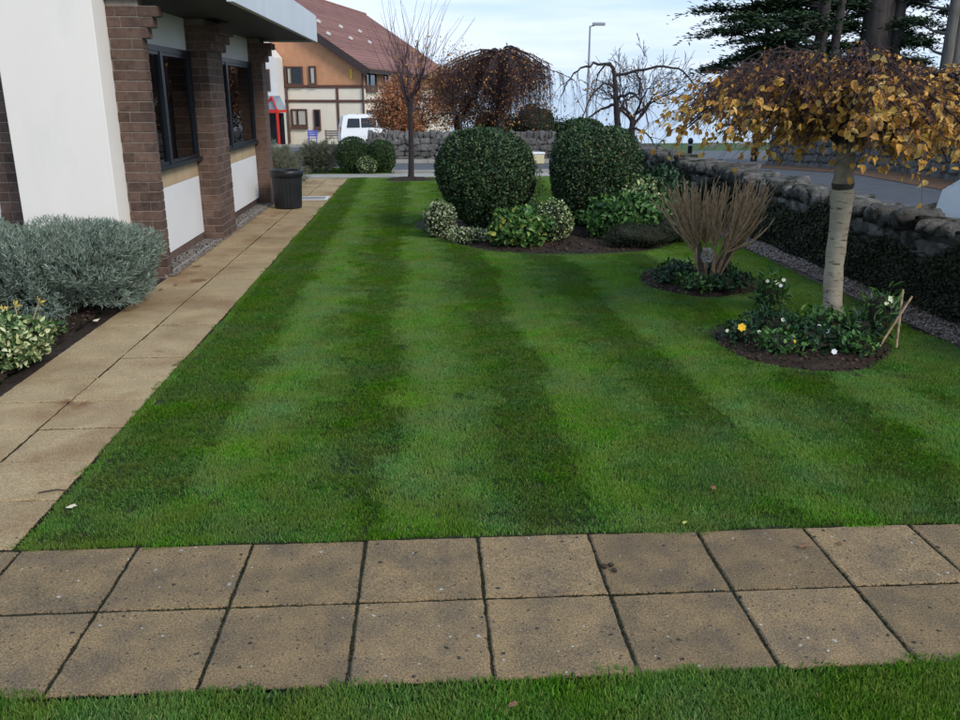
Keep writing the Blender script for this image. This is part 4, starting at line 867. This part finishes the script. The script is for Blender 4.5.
# nearly bare weeping tree: a leaning trunk forking into long arched limbs
t = empty('bare_weeping_tree', (5.25, 22.6, zt(5.2, 22.6)), 0, 'nearly bare weeping tree with long arching limbs above the right holly', 'tree'); t.scale = (1.05, 1, 1.27); rg = np.random.default_rng(131)
tubes('trunk', [np.array([(.18, 0, -.3), (.12, 0, .6), (.02, 0, 1.15), (-.03, 0, 1.6), (-.10, 0, 1.98), (-.2, 0, 2.08)])], [[.10, .085, .075, .06, .045, .034]], MATS['bark_dark'], t, 9)
arcs = [[(-.18, 0, 2.06), (-.55, -.1, 2.08), (-.95, -.2, 2.0), (-1.25, -.25, 1.78), (-1.42, -.3, 1.45)], [(-.08, 0, 1.85), (.35, -.1, 1.92), (.9, -.2, 2.04), (1.45, -.3, 1.98), (1.9, -.35, 1.65), (2.15, -.4, 1.25)],
        [(.05, 0, 1.05), (.2, .1, 1.35), (.5, .15, 1.48), (.62, .2, 1.5)], [(-.03, 0, 1.28), (-.3, .1, 1.24), (-.7, .2, 1.02), (-1.05, .25, .8)], [(.1, 0, .7), (.4, -.1, .85), (.8, -.15, .72), (1.0, -.2, .45)],
        [(.62, .2, 1.5), (.62, .2, 1.8), (.4, .2, 2.0)], [(-.05, 0, 1.6), (-.35, -.2, 1.75), (-.75, -.5, 1.45), (-.95, -.6, 1.0)], [(-.15, 0, 2.05), (-.2, .4, 2.1), (-.3, .9, 1.9), (-.35, 1.2, 1.4)], [(0, 0, 1.4), (.3, -.4, 1.55), (.5, -.8, 1.3), (.6, -.95, .9)]]
ln = []; rr = []
for A in arcs:
    A = np.array(A, float); u = np.linspace(0, len(A) - 1, 3 * len(A)); i = np.minimum(u.astype(int), len(A) - 2); f = (u - i)[:, None]; P = A[i] * (1 - f) + A[i + 1] * f + rg.normal(size=(len(u), 3)) * .012; ln.append(P); rr.append(np.linspace(.032, .011, len(P)))
tubes('limbs', ln, rr, MATS['bark_dark'], t, 6)
tw, tr2, tips = [], [], []
for P in ln:
    for k in range(12):
        s = P[rg.integers(2, len(P))]; l = .25 + .7 * rg.random(); o_ = rg.normal(size=2) * .22; tt = np.linspace(0, 1, 5); C = s + np.c_[o_[0] * tt, o_[1] * tt, .06 * np.sin(tt * 3) - l * tt ** 1.4] + np.cumsum(rg.normal(size=(5, 3)) * .012, 0); C[0] = s; tw.append(C); tr2.append(np.linspace(.007, .003, 5)); tips.append(C[3])
    for k in range(3): s = P[rg.integers(2, len(P))]; tw.append(s + np.outer([0, .5, 1], rg.normal(size=3) * .2 + np.array([0, 0, .22]))); tr2.append([.008, .006, .004])
tubes('twigs', tw, tr2, MATS['twig_purple'], t, 4)['kind'] = 'stuff'
P = np.array(tips)[rg.integers(0, len(tips), 40)] + rg.normal(size=(40, 3)) * .05; leaves('leaves', P, rdir(40), rdir(40), .08, .05, MATS['leaf_amber'], t)
# the bushier bare tree behind it
t = empty('bare_tree', (7.0, 27.9, zt(7, 27.9)), 0, 'bare round headed tree right of the arching weeping tree, by the road', 'tree'); t.scale = (1.1, 1.1, 1.25); rg = np.random.default_rng(141); ln, rr, tips = [], [], []
tubes('trunk', [np.array([(0, 0, -.3), (.05, 0, .5), (.03, 0, .9), (.05, 0, 1.2)])], [[.11, .09, .085, .075]], MATS['bark_dark'], t, 9)
for k in range(7): a = k * .95; grow((.05, 0, .9 + .05 * k), (math.cos(a) * .95, math.sin(a) * .95, .75), .85, .042, 4, ln, rr, rg, .55, 3, .70, .03, .2, tips, 4, .006)
tubes('branches', ln, rr, MATS['bark_dark'], t, 4)['kind'] = 'stuff'
P = np.array([.75, -.6, 1.75]) + rg.normal(size=(90, 3)) * np.array([.22, .2, .16]); leaves('leaves', P, unit(rdir(90) + np.array([0, 0, -.7])), rdir(90), .09, .06, MATS['leaf_amber'], t)
# dark evergreens behind the wall under the weeping tree
mat('conifer', (.02, .05, .02), attr=[(.006, .018, .008), (.010, .028, .011), (.017, .042, .015), (.028, .06, .02), (.05, .085, .03)], rough=.6)
for k, (x, y, r, h) in enumerate(((3.05, 33.0, .9, .95), (4.6, 33.4, 1.1, 1.05), (5.9, 34, .8, .75))):
    bush('evergreen_shrub', (x, y, zt(x, y)), (r, r, h), 2200, .09, .045, MATS['conifer'], ('dark evergreen shrub below the weeping tree behind the wall', 'wider dark evergreen shrub between the two hollies far behind', 'low dark evergreen shrub far behind the right holly')[k], seed=150 + k, amp=.14, freq=4, zc=h * .9)

# ------------------------------------------------------------------ Monterey cypresses beyond the right hand road
mat('cypress_bark', (.035, .03, .028), (.075, .063, .058), 5, .95, .9, 14, stretch=(3, 3, .4)); mat('cypress_bark_pale', (.09, .08, .072), (.17, .155, .14), 5, .95, .8, 14, stretch=(3, 3, .4))
def cypress(x, y, label, stems, plates, n, seed, bark='cypress_bark'):
    t = empty('cypress_tree', (x, y, zt(x, y)), 0, label, 'tree'); rg = np.random.default_rng(seed)
    for (dx, lean, r, h) in stems:
        u = np.linspace(0, 1, 8); tubes('trunk', [np.c_[dx + lean * u + .05 * np.sin(u * 5 + dx), .1 * np.sin(u * 3 + dx), -.4 + h * u]], [r * (1.15 - .45 * u)], MATS[bark], t, 12)
    ln, rr, PP, DD, RN = [], [], [], [], []
    for (px, py, pz, lx, ly, m_) in plates:                       # each limb carries a flat, upswept plate of sprays
        e = np.array([px, py, pz]); b = np.array([stems[0][0] + stems[0][1] * pz / stems[0][3], 0, max(.8, pz - .5)]); ln.append(np.array([b, (b + e) / 2 + np.array([0, 0, -.1]), e])); rr.append([.07, .045, .02])
        k = int(n * m_); q = rg.normal(size=(k, 3)) * .5; dens = np.sin(q[:, 0] * 5 + pz * 3) + np.sin(q[:, 1] * 6 + px); q = q[dens > -.9]; k = len(q)
        P = e + q * np.array([lx, ly, .10]) + np.c_[0 * q[:, 0], 0 * q[:, 0], -.16 * (q[:, 0] ** 2) + .05 * rg.normal(size=k)]
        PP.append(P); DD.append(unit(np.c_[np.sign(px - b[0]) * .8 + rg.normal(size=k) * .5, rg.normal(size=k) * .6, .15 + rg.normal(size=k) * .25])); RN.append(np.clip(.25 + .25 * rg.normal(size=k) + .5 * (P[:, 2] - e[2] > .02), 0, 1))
    tubes('limbs', ln, rr, MATS[bark], t, 5)
    P = np.concatenate(PP); leaves('foliage', P, np.concatenate(DD), unit(rdir(len(P)) * .8 + np.array([0, -.3, 1])), .22 * (.6 + .7 * RNG.random(len(P))), .06, MATS['conifer'], t, rnd=np.concatenate(RN)); return t
def plates(x0, x1, z0, z1, k, sx, seed, y0=-.8, y1=.8):
    g = random.Random(seed); return [(g.uniform(x0, x1), g.uniform(y0, y1), z0 + (z1 - z0) * i / max(1, k - 1) + g.uniform(-.1, .1), sx * g.uniform(.7, 1.3), .7, g.uniform(.7, 1.3)) for i in range(k)]
cypress(13.75, 30.5, 'left cypress with flat dark green plates of foliage against the sky', [(.35, .25, .22, 9), (.75, .55, .17, 9)], plates(-2.9, -1.0, 3.2, 6.6, 13, 1.3, 1) + plates(-1.4, .4, 3.0, 6.4, 12, 1.3, 2) + plates(-2.6, .2, 6.5, 8.5, 8, 1.5, 3) + plates(.3, 1.6, 3.2, 6.4, 8, .8, 4, .5, 1.6), 900, 161)
cypress(16.35, 31, 'middle cypress with a very broad dark trunk behind the birch crown', [(0, .1, .50, 10), (.75, .25, .22, 10), (.35, .2, .26, 9)], plates(-1.2, -.5, 3.4, 7.5, 7, .8, 5, .4, 2.2) + plates(.6, 1.9, 3.0, 7.5, 12, .9, 6, .4, 2.2), 800, 162)
cypress(18.05, 29.5, 'right hand cypress with pale leaning trunks at the picture edge', [(.15, .2, .20, 9), (.45, .25, .22, 9), (.75, 1.5, .36, 9)], plates(-.6, .3, 3.4, 7.5, 7, .8, 7, .8, 2.2) + plates(1.2, 3.0, 4.6, 8, 6, 1., 8, .6, 2), 700, 163, 'cypress_bark_pale')
cypress(14.9, 34.5, 'rear cypress standing dark between the front cypress trunks', [(0, .1, .26, 9), (-1.1, .1, .12, 9)], plates(-1.6, 1.2, 3.0, 8, 12, 1.0, 9) + plates(1.5, 4.5, 3.0, 8, 14, 1.2, 10), 800, 164)
mat('ivy_hedge', (.03, .04, .02), attr=[(.012, .014, .009), (.03, .022, .016), (.06, .035, .022), (.035, .045, .02)], rough=.8)
for k, (x, y) in enumerate(((12.6, 26.3), (12.8, 21.8), (13, 17.5))):
    bush('bramble_bank', (x, y, zt(x, y)), (.9, 2.2, .75), 3500, .12, .06, MATS['ivy_hedge'], ('brown bramble thicket at the far end of the grey wall', 'brown bramble thicket behind the middle of the grey wall', 'brown bramble thicket behind the near end of the grey wall')[k], 'bramble', seed=170 + k, amp=.15, freq=5, depth=.4)

# ------------------------------------------------------------------ the house across the road
mat('house_brick', (.62, .31, .17), (.53, .25, .135), 3, .9, .2, 25, c3=(.48, .25, .13), s3=1.2, a3=(.5, .7)); mat('house_cream', (.82, .73, .60), (.76, .67, .55), 2, .85)
mat('house_white', (.75, .73, .70), (.70, .68, .66), 2, .85); mat('timber_brown', (.10, .048, .035), (.13, .065, .048), 4, .7)
mat('roof_tile', (.27, .125, .098), (.20, .095, .078), 1.3, .85, .3, 12, rand=.14, c3=(.15, .07, .06), s3=.8, a3=(.55, .75)); mat('red_paint', (.62, .035, .025), (.55, .03, .022), 6, .45)
mat('dark_glass', (.012, .014, .018), None, rough=.08, spec=.6); mat('net_curtain', (.42, .40, .35), (.5, .48, .42), 10, .9); mat('porch_glass', (.20, .27, .34), (.28, .34, .40), 4, .15, spec=.6)
mat('yellow_paint', (.75, .50, .02), None, rough=.5); mat('bargeboard', (.045, .03, .03), (.06, .042, .04), 5, .7)
FH = empty('gabled_house', (-3.155, 58, -1.0), R(180 - 13.3), 'orange brick and cream gabled house with brown timber bands across the road', 'house')
# local axes: x along the gable to the left, y towards the camera (negative = back along the ridge)
FH.scale = (1.16, 1.16, 1.16)
EV, HALF, RISE, LEN = 3.92, 7.2, 4.7, 26.
g = MB(); g.prism([(0, 2.82), (2 * HALF, 2.82), (2 * HALF, EV), (HALF, EV + RISE), (0, EV)], -LEN, 0, Matrix(((1, 0, 0, 0), (0, 0, 1, 0), (0, 1, 0, 0), (0, 0, 0, 1)))); g.build('brick_wall', MATS['house_brick'], FH)
MB().box(0, 2 * HALF, -LEN, .0, -.6, 2.818).build('cream_wall', MATS['house_cream'], FH)
b = MB(); b.box(-.02, 8, .002, .06, 2.72, 2.88); b.box(-.02, 8, .002, .055, 1.95, 2.09); b.box(1.42, 1.56, .001, .05, -.2, 1.948); b.box(1.42, 1.56, .001, .05, 2.092, 2.718); b.build('timber_band', MATS['timber_brown'], FH)
b = MB(); b.box(-.06, -.002, -LEN, .02, 2.72, 2.88); b.box(-.06, -.002, -LEN, .02, 1.95, 2.09); b.build('timber_band', MATS['timber_brown'], FH)
for (u, v) in ((-.03, .09), (4.42, .09)): MB().bar((u, v, -.3), (u, v, 3.9), .055, 8).build('drainpipe', MATS['timber_brown'], FH, True)
# roof planes as courses of tiles; the courses on the slope we see are single pieces
sl = math.hypot(HALF + .5, RISE * (HALF + .5) / HALF); ang = math.atan2(RISE, HALF); nr = 30
rf = MB(); M0 = Matrix.Translation((-.5, 0, EV - .5 * RISE / HALF)) @ Matrix.Rotation(-ang, 4, 'Y')
rf.box(0, sl, -LEN, .45, .02, .10, M0); M1 = Matrix.Translation((2 * HALF + .5, 0, EV - .5 * RISE / HALF)) @ Matrix.Rotation(math.pi + ang, 4, 'Y'); rf.box(0, sl, -LEN, .45, -.12, -.02, M1)
rf = rf.build('roof', MATS['roof_tile'], FH)
for k in range(nr):
    d = sl / nr; M = M0 @ Matrix.Translation((k * d, 0, .105)) @ Matrix.Rotation(R(3.0), 4, 'Y'); MB().box(-.03, d + .02, -LEN, .47, .0, .03, M).build('tile_course', MATS['roof_tile'], rf)
MB().bar((HALF, .5, EV + RISE + .12), (HALF, -LEN, EV + RISE + .12), .13, 8).build('ridge', MATS['roof_tile'], FH, True)
for k in range(6): MB().box(-.12, .12, -.1, .1, 0, .12, M0 @ Matrix.Translation((3.4 + 1.5 * (k % 2), -1.2 - 2.1 * k, .17))).build('roof_vent', MATS['house_white'], rf)
bb = MB(); bb.box(0, sl, .452, .50, -.28, .13, M0); bb.box(-.06, .02, -LEN, .45, -.12, .16, Matrix.Translation((-.5, 0, EV - .5 * RISE / HALF))); bb.build('bargeboard', MATS['bargeboard'], FH)
MB().box(-.5, -.01, -LEN, .44, EV - .36, EV - .33).build('eaves_soffit', MATS['bargeboard'], FH)
def house_window(u0, u1, z0, z1, net, side=False):
    t = .07; f = MB(); Mx = Matrix.Rotation(R(90), 4, 'Z') if side else Matrix()     # side: on the long wall at x = 0
    q = lambda m_, a, b_, c, d, e, h: m_.box(a, b_, c, d, e, h, Mx)
    q(f, u0 - t, u1 + t, .003, .09, z1, z1 + t); q(f, u0 - t, u1 + t, .003, .14, z0 - .20, z0)
    for a in (u0 - t, u1): q(f, a, a + t, .003, .085, z0 + .001, z1 - .001)
    if u1 - u0 > .7: q(f, u0 + .62 * (u1 - u0), u0 + .62 * (u1 - u0) + .06, .003, .08, z0 + .001, z1 - .001)
    w_ = f.build('window', MATS['timber_brown'], FH)
    p = MB(); q(p, u0 + .001, u1 - .001, .003, .03, z0 + .001, z1 - .001); p.build('pane', MATS['dark_glass'], w_)
    for (a, b_) in net: p = MB(); q(p, u0 + a * (u1 - u0), u0 + b_ * (u1 - u0), .0305, .036, z0 + .03, z1 - .03); p.build('net_curtain', MATS['net_curtain'], w_)
house_window(3.5, 4.4, 2.95, 3.80, [(.72, .9)]); house_window(2.72, 3.02, 2.95, 3.82, [(.2, .8)]); house_window(3.38, 4.2, .70, 1.52, [(.05, .55), (.72, .95)]); house_window(2.60, 2.86, .62, 1.5, [])
house_window(-2.6, -.6, 2.7, 3.75, [], True); house_window(-2.4, -.6, .9, 1.45, [], True); house_window(-6.5, -4.5, 2.7, 3.75, [], True)
MB().box(.58, .68, .0, .05, 3.2, 3.72).build('wall_sign', MATS['yellow_paint'], FH)
# white stair wing and the red porch
wg = MB(); wg.prism([(4.55, -.5), (7.6, -.5), (7.6, 6.2), (6.1, 6.2), (4.55, 4.3)], .10, 1.3, Matrix(((1, 0, 0, 0), (0, 0, 1, 0), (0, 1, 0, 0), (0, 0, 0, 1)))); wg.build('white_wing', MATS['house_white'], FH)
wn = MB().box(4.85, 7.4, 1.303, 1.36, 2.55, 3.70).build('window', MATS['timber_brown'], FH); MB().box(4.92, 7.33, 1.361, 1.375, 2.62, 3.63).build('pane', MATS['dark_glass'], wn)
for u in (5.2, 5.55): MB().box(u, u + .10, 1.38, 1.46, 2.2, 5.2).build('timber_post', MATS['timber_brown'], FH)
MB().box(5.3, 6.6, 1.303, 1.32, 3.72, 5.2).build('brick_panel', MATS['house_brick'], FH)
pc = MB(); pc.box(4.0, 6.9, 2.55, 2.68, 1.42, 1.60)
pc.box(4.0, 4.11, 2.56, 2.67, -.4, 1.415); pc.box(4.87, 5.03, 2.56, 2.67, -.4, 1.415); pc.box(4.01, 4.10, 1.31, 2.548, 1.43, 1.58)
for (a, c) in (((5.0, 2.6, 1.55), (4.30, 2.6, 2.25)), ((4.30, 2.6, 2.25), (4.05, 2.6, 1.55))): pc.bar(a, c, .06, 4)
pc.box(4.0, 5.15, 2.5, 2.66, -.42, -.28); P_ = pc.build('porch', MATS['red_paint'], FH)
pg = MB(); pg.prism([(4.03, 1.60), (6.88, 1.60), (6.5, 2.3), (4.35, 2.3)], 1.32, 2.55, Matrix(((1, 0, 0, 0), (0, 0, 1, 0), (0, 1, 0, 0), (0, 0, 0, 1)))); pg.build('glazed_roof', MATS['porch_glass'], P_)
MB().box(4.2, 6.9, 1.303, 1.34, -.4, 1.40).build('doorway', MATS['dark_glass'], FH)
# planting strip, benches by the house
mat('dry_grass', (.10, .11, .05), (.17, .15, .08), 2, 1., .6, 20)
grid_sheet('verge', fr(-16, -1.2, 1.6), [52.3, 53, 54, 55, 56, 57.5], lambda x, y: zt(x, y) + .04, MATS['dry_grass'])
kerb('kerb', [(-16, 52.2), (-1.2, 52.2)], .12, .2)
mat('blue_paint', (.10, .12, .45), (.13, .15, .5), 6, .5); mat('weathered_wood', (.16, .13, .12), (.22, .19, .17), 6, .8)
def bench(name, loc, rz, m, label, L_=1.4, cat='bench', n=4):
    t = empty(name, loc, rz, label, cat)
    for i in range(n): MB().box(-L_ / 2, L_ / 2, -.2 + i * .11, -.11 + i * .11, .40, .43).build('seat_slat', m, t)
    for i in range(3): MB().box(-L_ / 2, L_ / 2, .26 + i * .02, .285 + i * .02, .50 + i * .13, .60 + i * .13).build('back_slat', m, t)
    for s in (-1, 1):
        x = s * (L_ / 2 - .08); MB().box(x - .03, x + .03, -.2, -.14, 0, .62).build('leg', m, t); MB().box(x - .03, x + .03, .235, .259, 0, .9).build('leg', m, t); MB().box(x - .035, x + .035, -.22, .232, .622, .66).build('armrest', m, t)
    return t
bench('garden_chair', (-6.15, 54.6, zt(-5, 54.6) + .04), .1, MATS['blue_paint'], 'blue slatted seat below the slim window of the cream house', .62, 'seat')
bench('wooden_bench', (-4.85, 54.7, zt(-4, 54.7) + .04), .05, MATS['weathered_wood'], 'weathered wooden bench against the cream wall left of the white van', 1.15)

# ------------------------------------------------------------------ vehicles
mat('car_white', (.78, .79, .80), None, rough=.25, spec=.5); mat('car_black', (.012, .012, .013), None, rough=.6); mat('tyre', (.015, .015, .016), None, rough=.9)
mat('rim', (.35, .36, .37), None, rough=.35, metal=.8); mat('lamp_red', (.45, .02, .02), None, rough=.2); mat('lamp_clear', (.7, .72, .74), None, rough=.1); mat('car_cream', (.62, .55, .34), None, rough=.3, spec=.5)
def car(name, loc, rz, label, prof, wins, W_, wheels, paint, wr=.31):
    """prof: closed side outline (x forward, z); body narrows towards the roof"""
    t = empty(name, loc, rz, label, 'car'); n = len(prof); zb = .95
    def half(z): return W_ / 2 - max(0, z - zb) * .24 - max(0, .35 - z) * .1
    lay = [(-1, 0), (-.93, .035), (-.5, .055), (0, .06), (.5, .055), (.93, .035), (1, 0)]; V = []; F = []
    cx = sum(p[0] for p in prof) / n; cz = .7
    for s, gr in lay:
        for (x, z) in prof: V.append((x + (x - cx) * gr * .35, s * half(z), z + (gr * .6 if z > 1.0 else gr * .15 if z > .6 else 0)))
    m = len(lay)
    for l in range(m - 1): F += [(l * n + i, l * n + (i + 1) % n, (l + 1) * n + (i + 1) % n, (l + 1) * n + i) for i in range(n)]
    F += [tuple(range(n)), tuple((m - 1) * n + i for i in range(n - 1, -1, -1))]
    mb = MB(); mb.add(V, F); body = mb.build('body', MATS[paint], t, False, bevel=.025)
    for s in (-1, 1):
        for poly in wins:
            v = [(x, s * (half(z) + .008), z) for x, z in poly] + [(x, s * (half(z) - .03), z) for x, z in poly]; k = len(poly)
            MB().add(v, [tuple(range(k)), tuple(range(2 * k - 1, k - 1, -1))] + [(i, (i + 1) % k, k + (i + 1) % k, k + i) for i in range(k)]).build('side_window', MATS['dark_glass'], t)
        for wx in wheels:
            M = Matrix.Translation((wx, s * (W_ / 2 - .09), wr)) @ Matrix.Rotation(R(90), 4, 'X'); w_ = MB().lathe([(.0, -.1), (wr * .9, -.1), (wr, -.07), (wr, .07), (wr * .9, .1), (.0, .1)], 24); w_.v = [tuple(M @ Vector(q)) for q in w_.v]; wo = w_.build('wheel', MATS['tyre'], t)
            r_ = MB().lathe([(.0, -.112), (wr * .6, -.112), (wr * .66, -.10), (wr * .66, .10), (wr * .6, .112), (.0, .112)], 20); r_.v = [tuple(M @ Vector(q)) for q in r_.v]; r_.build('rim', MATS['rim'], wo)
    xs = [p[0] for p in prof]; x0, x1 = min(xs), max(xs)
    for s in (-1, 1):
        y = s * (W_ / 2 - .22); MB().box(x0 - .012, x0 + .1, y - .09, y + .09, .85, 1.15).build('tail_light', MATS['lamp_red'], t); MB().box(x1 - .16, x1 - .03, y - .16, y + .16, .62, .78).build('headlight', MATS['lamp_clear'], t)
        yy = s * (W_ / 2 + .06); MB().box(.75, .87, yy - .08, yy + .06, .98, 1.12).build('wing_mirror', MATS['car_black'], t)
    MB().box(x0 - .03, x0 + .08, -W_ / 2 + .12, W_ / 2 - .12, .35, .55).build('bumper', MATS[paint], t); MB().box(x1 - .1, x1 + .03, -W_ / 2 + .12, W_ / 2 - .12, .3, .5).build('bumper', MATS['car_black'], t)
    return t
VAN = [(-2.02, .30), (1.95, .28), (2.05, .55), (2.0, .80), (1.75, .98), (1.28, 1.12), (.50, 1.68), (.2, 1.78), (-1.5, 1.80), (-1.85, 1.70), (-2.0, 1.10), (-2.05, .6)]
car('white_van', (-2.15, 51.0, zt(-2, 51.0)), .18, 'white people carrier parked in front of the cream house', VAN, [[(-1.72, 1.12), (-.98, 1.12), (-.98, 1.60), (-1.62, 1.60)], [(-.90, 1.12), (-.05, 1.12), (-.05, 1.62), (-.90, 1.62)], [(.03, 1.12), (1.02, 1.12), (.42, 1.60), (.03, 1.62)]], 1.78, (-1.3, 1.28), 'car_white')
HAT = [(-1.95, .30), (1.85, .28), (1.98, .52), (1.92, .72), (1.6, .88), (.95, .98), (.25, 1.42), (-.1, 1.48), (-1.0, 1.47), (-1.5, 1.35), (-1.88, 1.0), (-1.98, .6)]
HW = [[(-1.25, 1.0), (-.45, 1.0), (-.45, 1.36), (-1.05, 1.36)], [(-.38, 1.0), (.75, 1.0), (.25, 1.33), (-.38, 1.38)]]
car('white_car', (6.86, 7.45, zt(6, 7.7)), R(90), 'white car parked beyond the stone wall at the right picture edge', HAT, HW, 1.72, (-1.22, 1.22), 'car_white')
gbn = empty('grit_bin', (3.72, 26.7, zt(3.72, 26.7)), .1, 'small cream grit bin with pale lid glimpsed in the gap between the hollies', 'grit bin'); gbn.scale = (.72, .7, .66)
MB().box(-.38, .38, -.27, .27, 0, .42).build('body', MATS['car_cream'], gbn, bevel=.03); MB().box(-.41, .41, -.30, .30, .425, .52).build('lid', MATS['car_white'], gbn, bevel=.03)

# ------------------------------------------------------------------ street lamp, shore benches, bollard
mat('galvanised', (.30, .31, .33), (.38, .39, .41), 6, .5, metal=.3)
sl_ = empty('street_lamp', (10.95, 55, zt(10.95, 55)), 0, 'tall grey street lamp rising above the bare weeping tree', 'street lamp')
hz = 5.75 - zt(10.95, 55)
MB().bar((0, 0, 0), (0, 0, hz * .3), .12, 10, .11).build('base', MATS['galvanised'], sl_, True); MB().bar((0, 0, hz * .3), (0, 0, hz), .085, 10, .055).build('pole', MATS['galvanised'], sl_, True); MB().bar((0, 0, hz - .03), (.35, 0, hz + .06), .04, 8).build('arm', MATS['galvanised'], sl_, True)
MB().prism([(.15, -.12), (.85, -.16), (.95, 0), (.85, .16), (.15, .12)], hz + .02, hz + .2).build('lamp_head', MATS['galvanised'], sl_, bevel=.03)
bench('shore_bench', (34.3, 99, zt(34, 99) - .03), R(200), MATS['weathered_wood'], 'left bench on the far green shore', 1.7); bench('shore_bench', (38.5, 100, zt(38, 100) - .03), R(200), MATS['weathered_wood'], 'right bench on the far green shore, partly behind birch twigs', 1.9)
bo = empty('bollard', (12.9, 40, zt(12.9, 40)), 0, 'small black bollard standing beyond the top of the stone wall', 'bollard'); MB().lathe([(0, 0), (.13, 0), (.11, .1), (.10, .75), (.13, .78), (.13, .84), (.08, .95), (0, .98)], 14).build('post', MATS['car_black'], bo, True); MB().lathe([(.104, .6), (.115, .61), (.115, .68), (.104, .69)], 14).build('band', MATS['galvanised'], bo, True)

# ------------------------------------------------------------------ small litter lying about
mat('leaf_fallen_brown', (.17, .075, .038), (.25, .12, .065), 40, .8); mat('leaf_fallen_pale', (.50, .45, .33), (.6, .55, .42), 40, .8); mat('leaf_fallen_green', (.42, .45, .08), (.5, .5, .12), 40, .7); mat('dropping', (.035, .022, .015), (.06, .04, .025), 60, .95)
def fallen(x, y, s, a, m, label, z=.006):
    n = 9; V = [(0, 0, .3 * s)]; g = random.Random(int(abs(x * 1000 + y * 77)))
    for i in range(n): th = 6.283 * i / n; r = s * (.35 + .3 * g.random()) * (1.5 if i in (0, 5) else 1); V.append((r * math.cos(th), r * .75 * math.sin(th), .35 * s * g.random()))
    mb = MB().add(V, [(0, 1 + i, 1 + (i + 1) % n) for i in range(n)]); o = mb.build('fallen_leaf', MATS[m], None, loc=(x, y, z)); o.rotation_euler.z = a
    return tag(o, label, 'leaf')
fallen(1.56, 2.99, .038, .3, 'leaf_fallen_brown', 'curled reddish brown leaf on a far row slab right of centre'); fallen(1.72, 3.00, .025, 1.3, 'leaf_fallen_brown', 'smaller brown leaf scrap right of the curled leaf on the slab')
fallen(1.36, 3.52, .032, 1.1, 'leaf_fallen_brown', 'brown leaf lying on the lawn just beyond the slabs', .02); fallen(-1.56, 3.55, .040, .5, 'leaf_fallen_pale', 'pale leaf on the lawn corner by the side path', .02)
fallen(.26, 2.11, .028, .5, 'leaf_fallen_brown', 'brown leaf in the grass strip at the bottom of the picture', .03); fallen(1.13, 3.21, .024, .8, 'leaf_fallen_green', 'yellow green leaf where lawn meets slabs', .016)
fallen(-2.33, 8.3, .045, .2, 'leaf_fallen_brown', 'brown leaf on the side path beside the lavender'); fallen(-2.42, 8.1, .04, 1.2, 'leaf_fallen_brown', 'brown leaf nearest the lavender on the side path edge'); fallen(-2.6, 6.9, .05, 1., 'leaf_fallen_pale', 'pale leaf on the soil edge left of the side path', .02)
t = empty('animal_dropping', (.71, 2.90, .003), 0, 'cluster of dark brown dropping crumbs on a middle slab', 'dropping')
for dx, dy, s in ((0, 0, .014), (.03, .01, .012), (.035, -.03, .011)):
    o = blob('crumb', (dx, dy, s * .5), (s, s * .9, s * .7), MATS['dropping'], t, int(s * 1e4), .15, 3, 2, 1, 10, 6)
o = tubes('fallen_twig', [np.array([(-1.78, 3.74, .008), (-1.70, 3.76, .012), (-1.62, 3.75, .008)])], [[.004, .004, .002]], MATS['bark_brown'], None, 5); tag(o, 'thin dark twig lying on the side path near the lawn corner', 'twig')
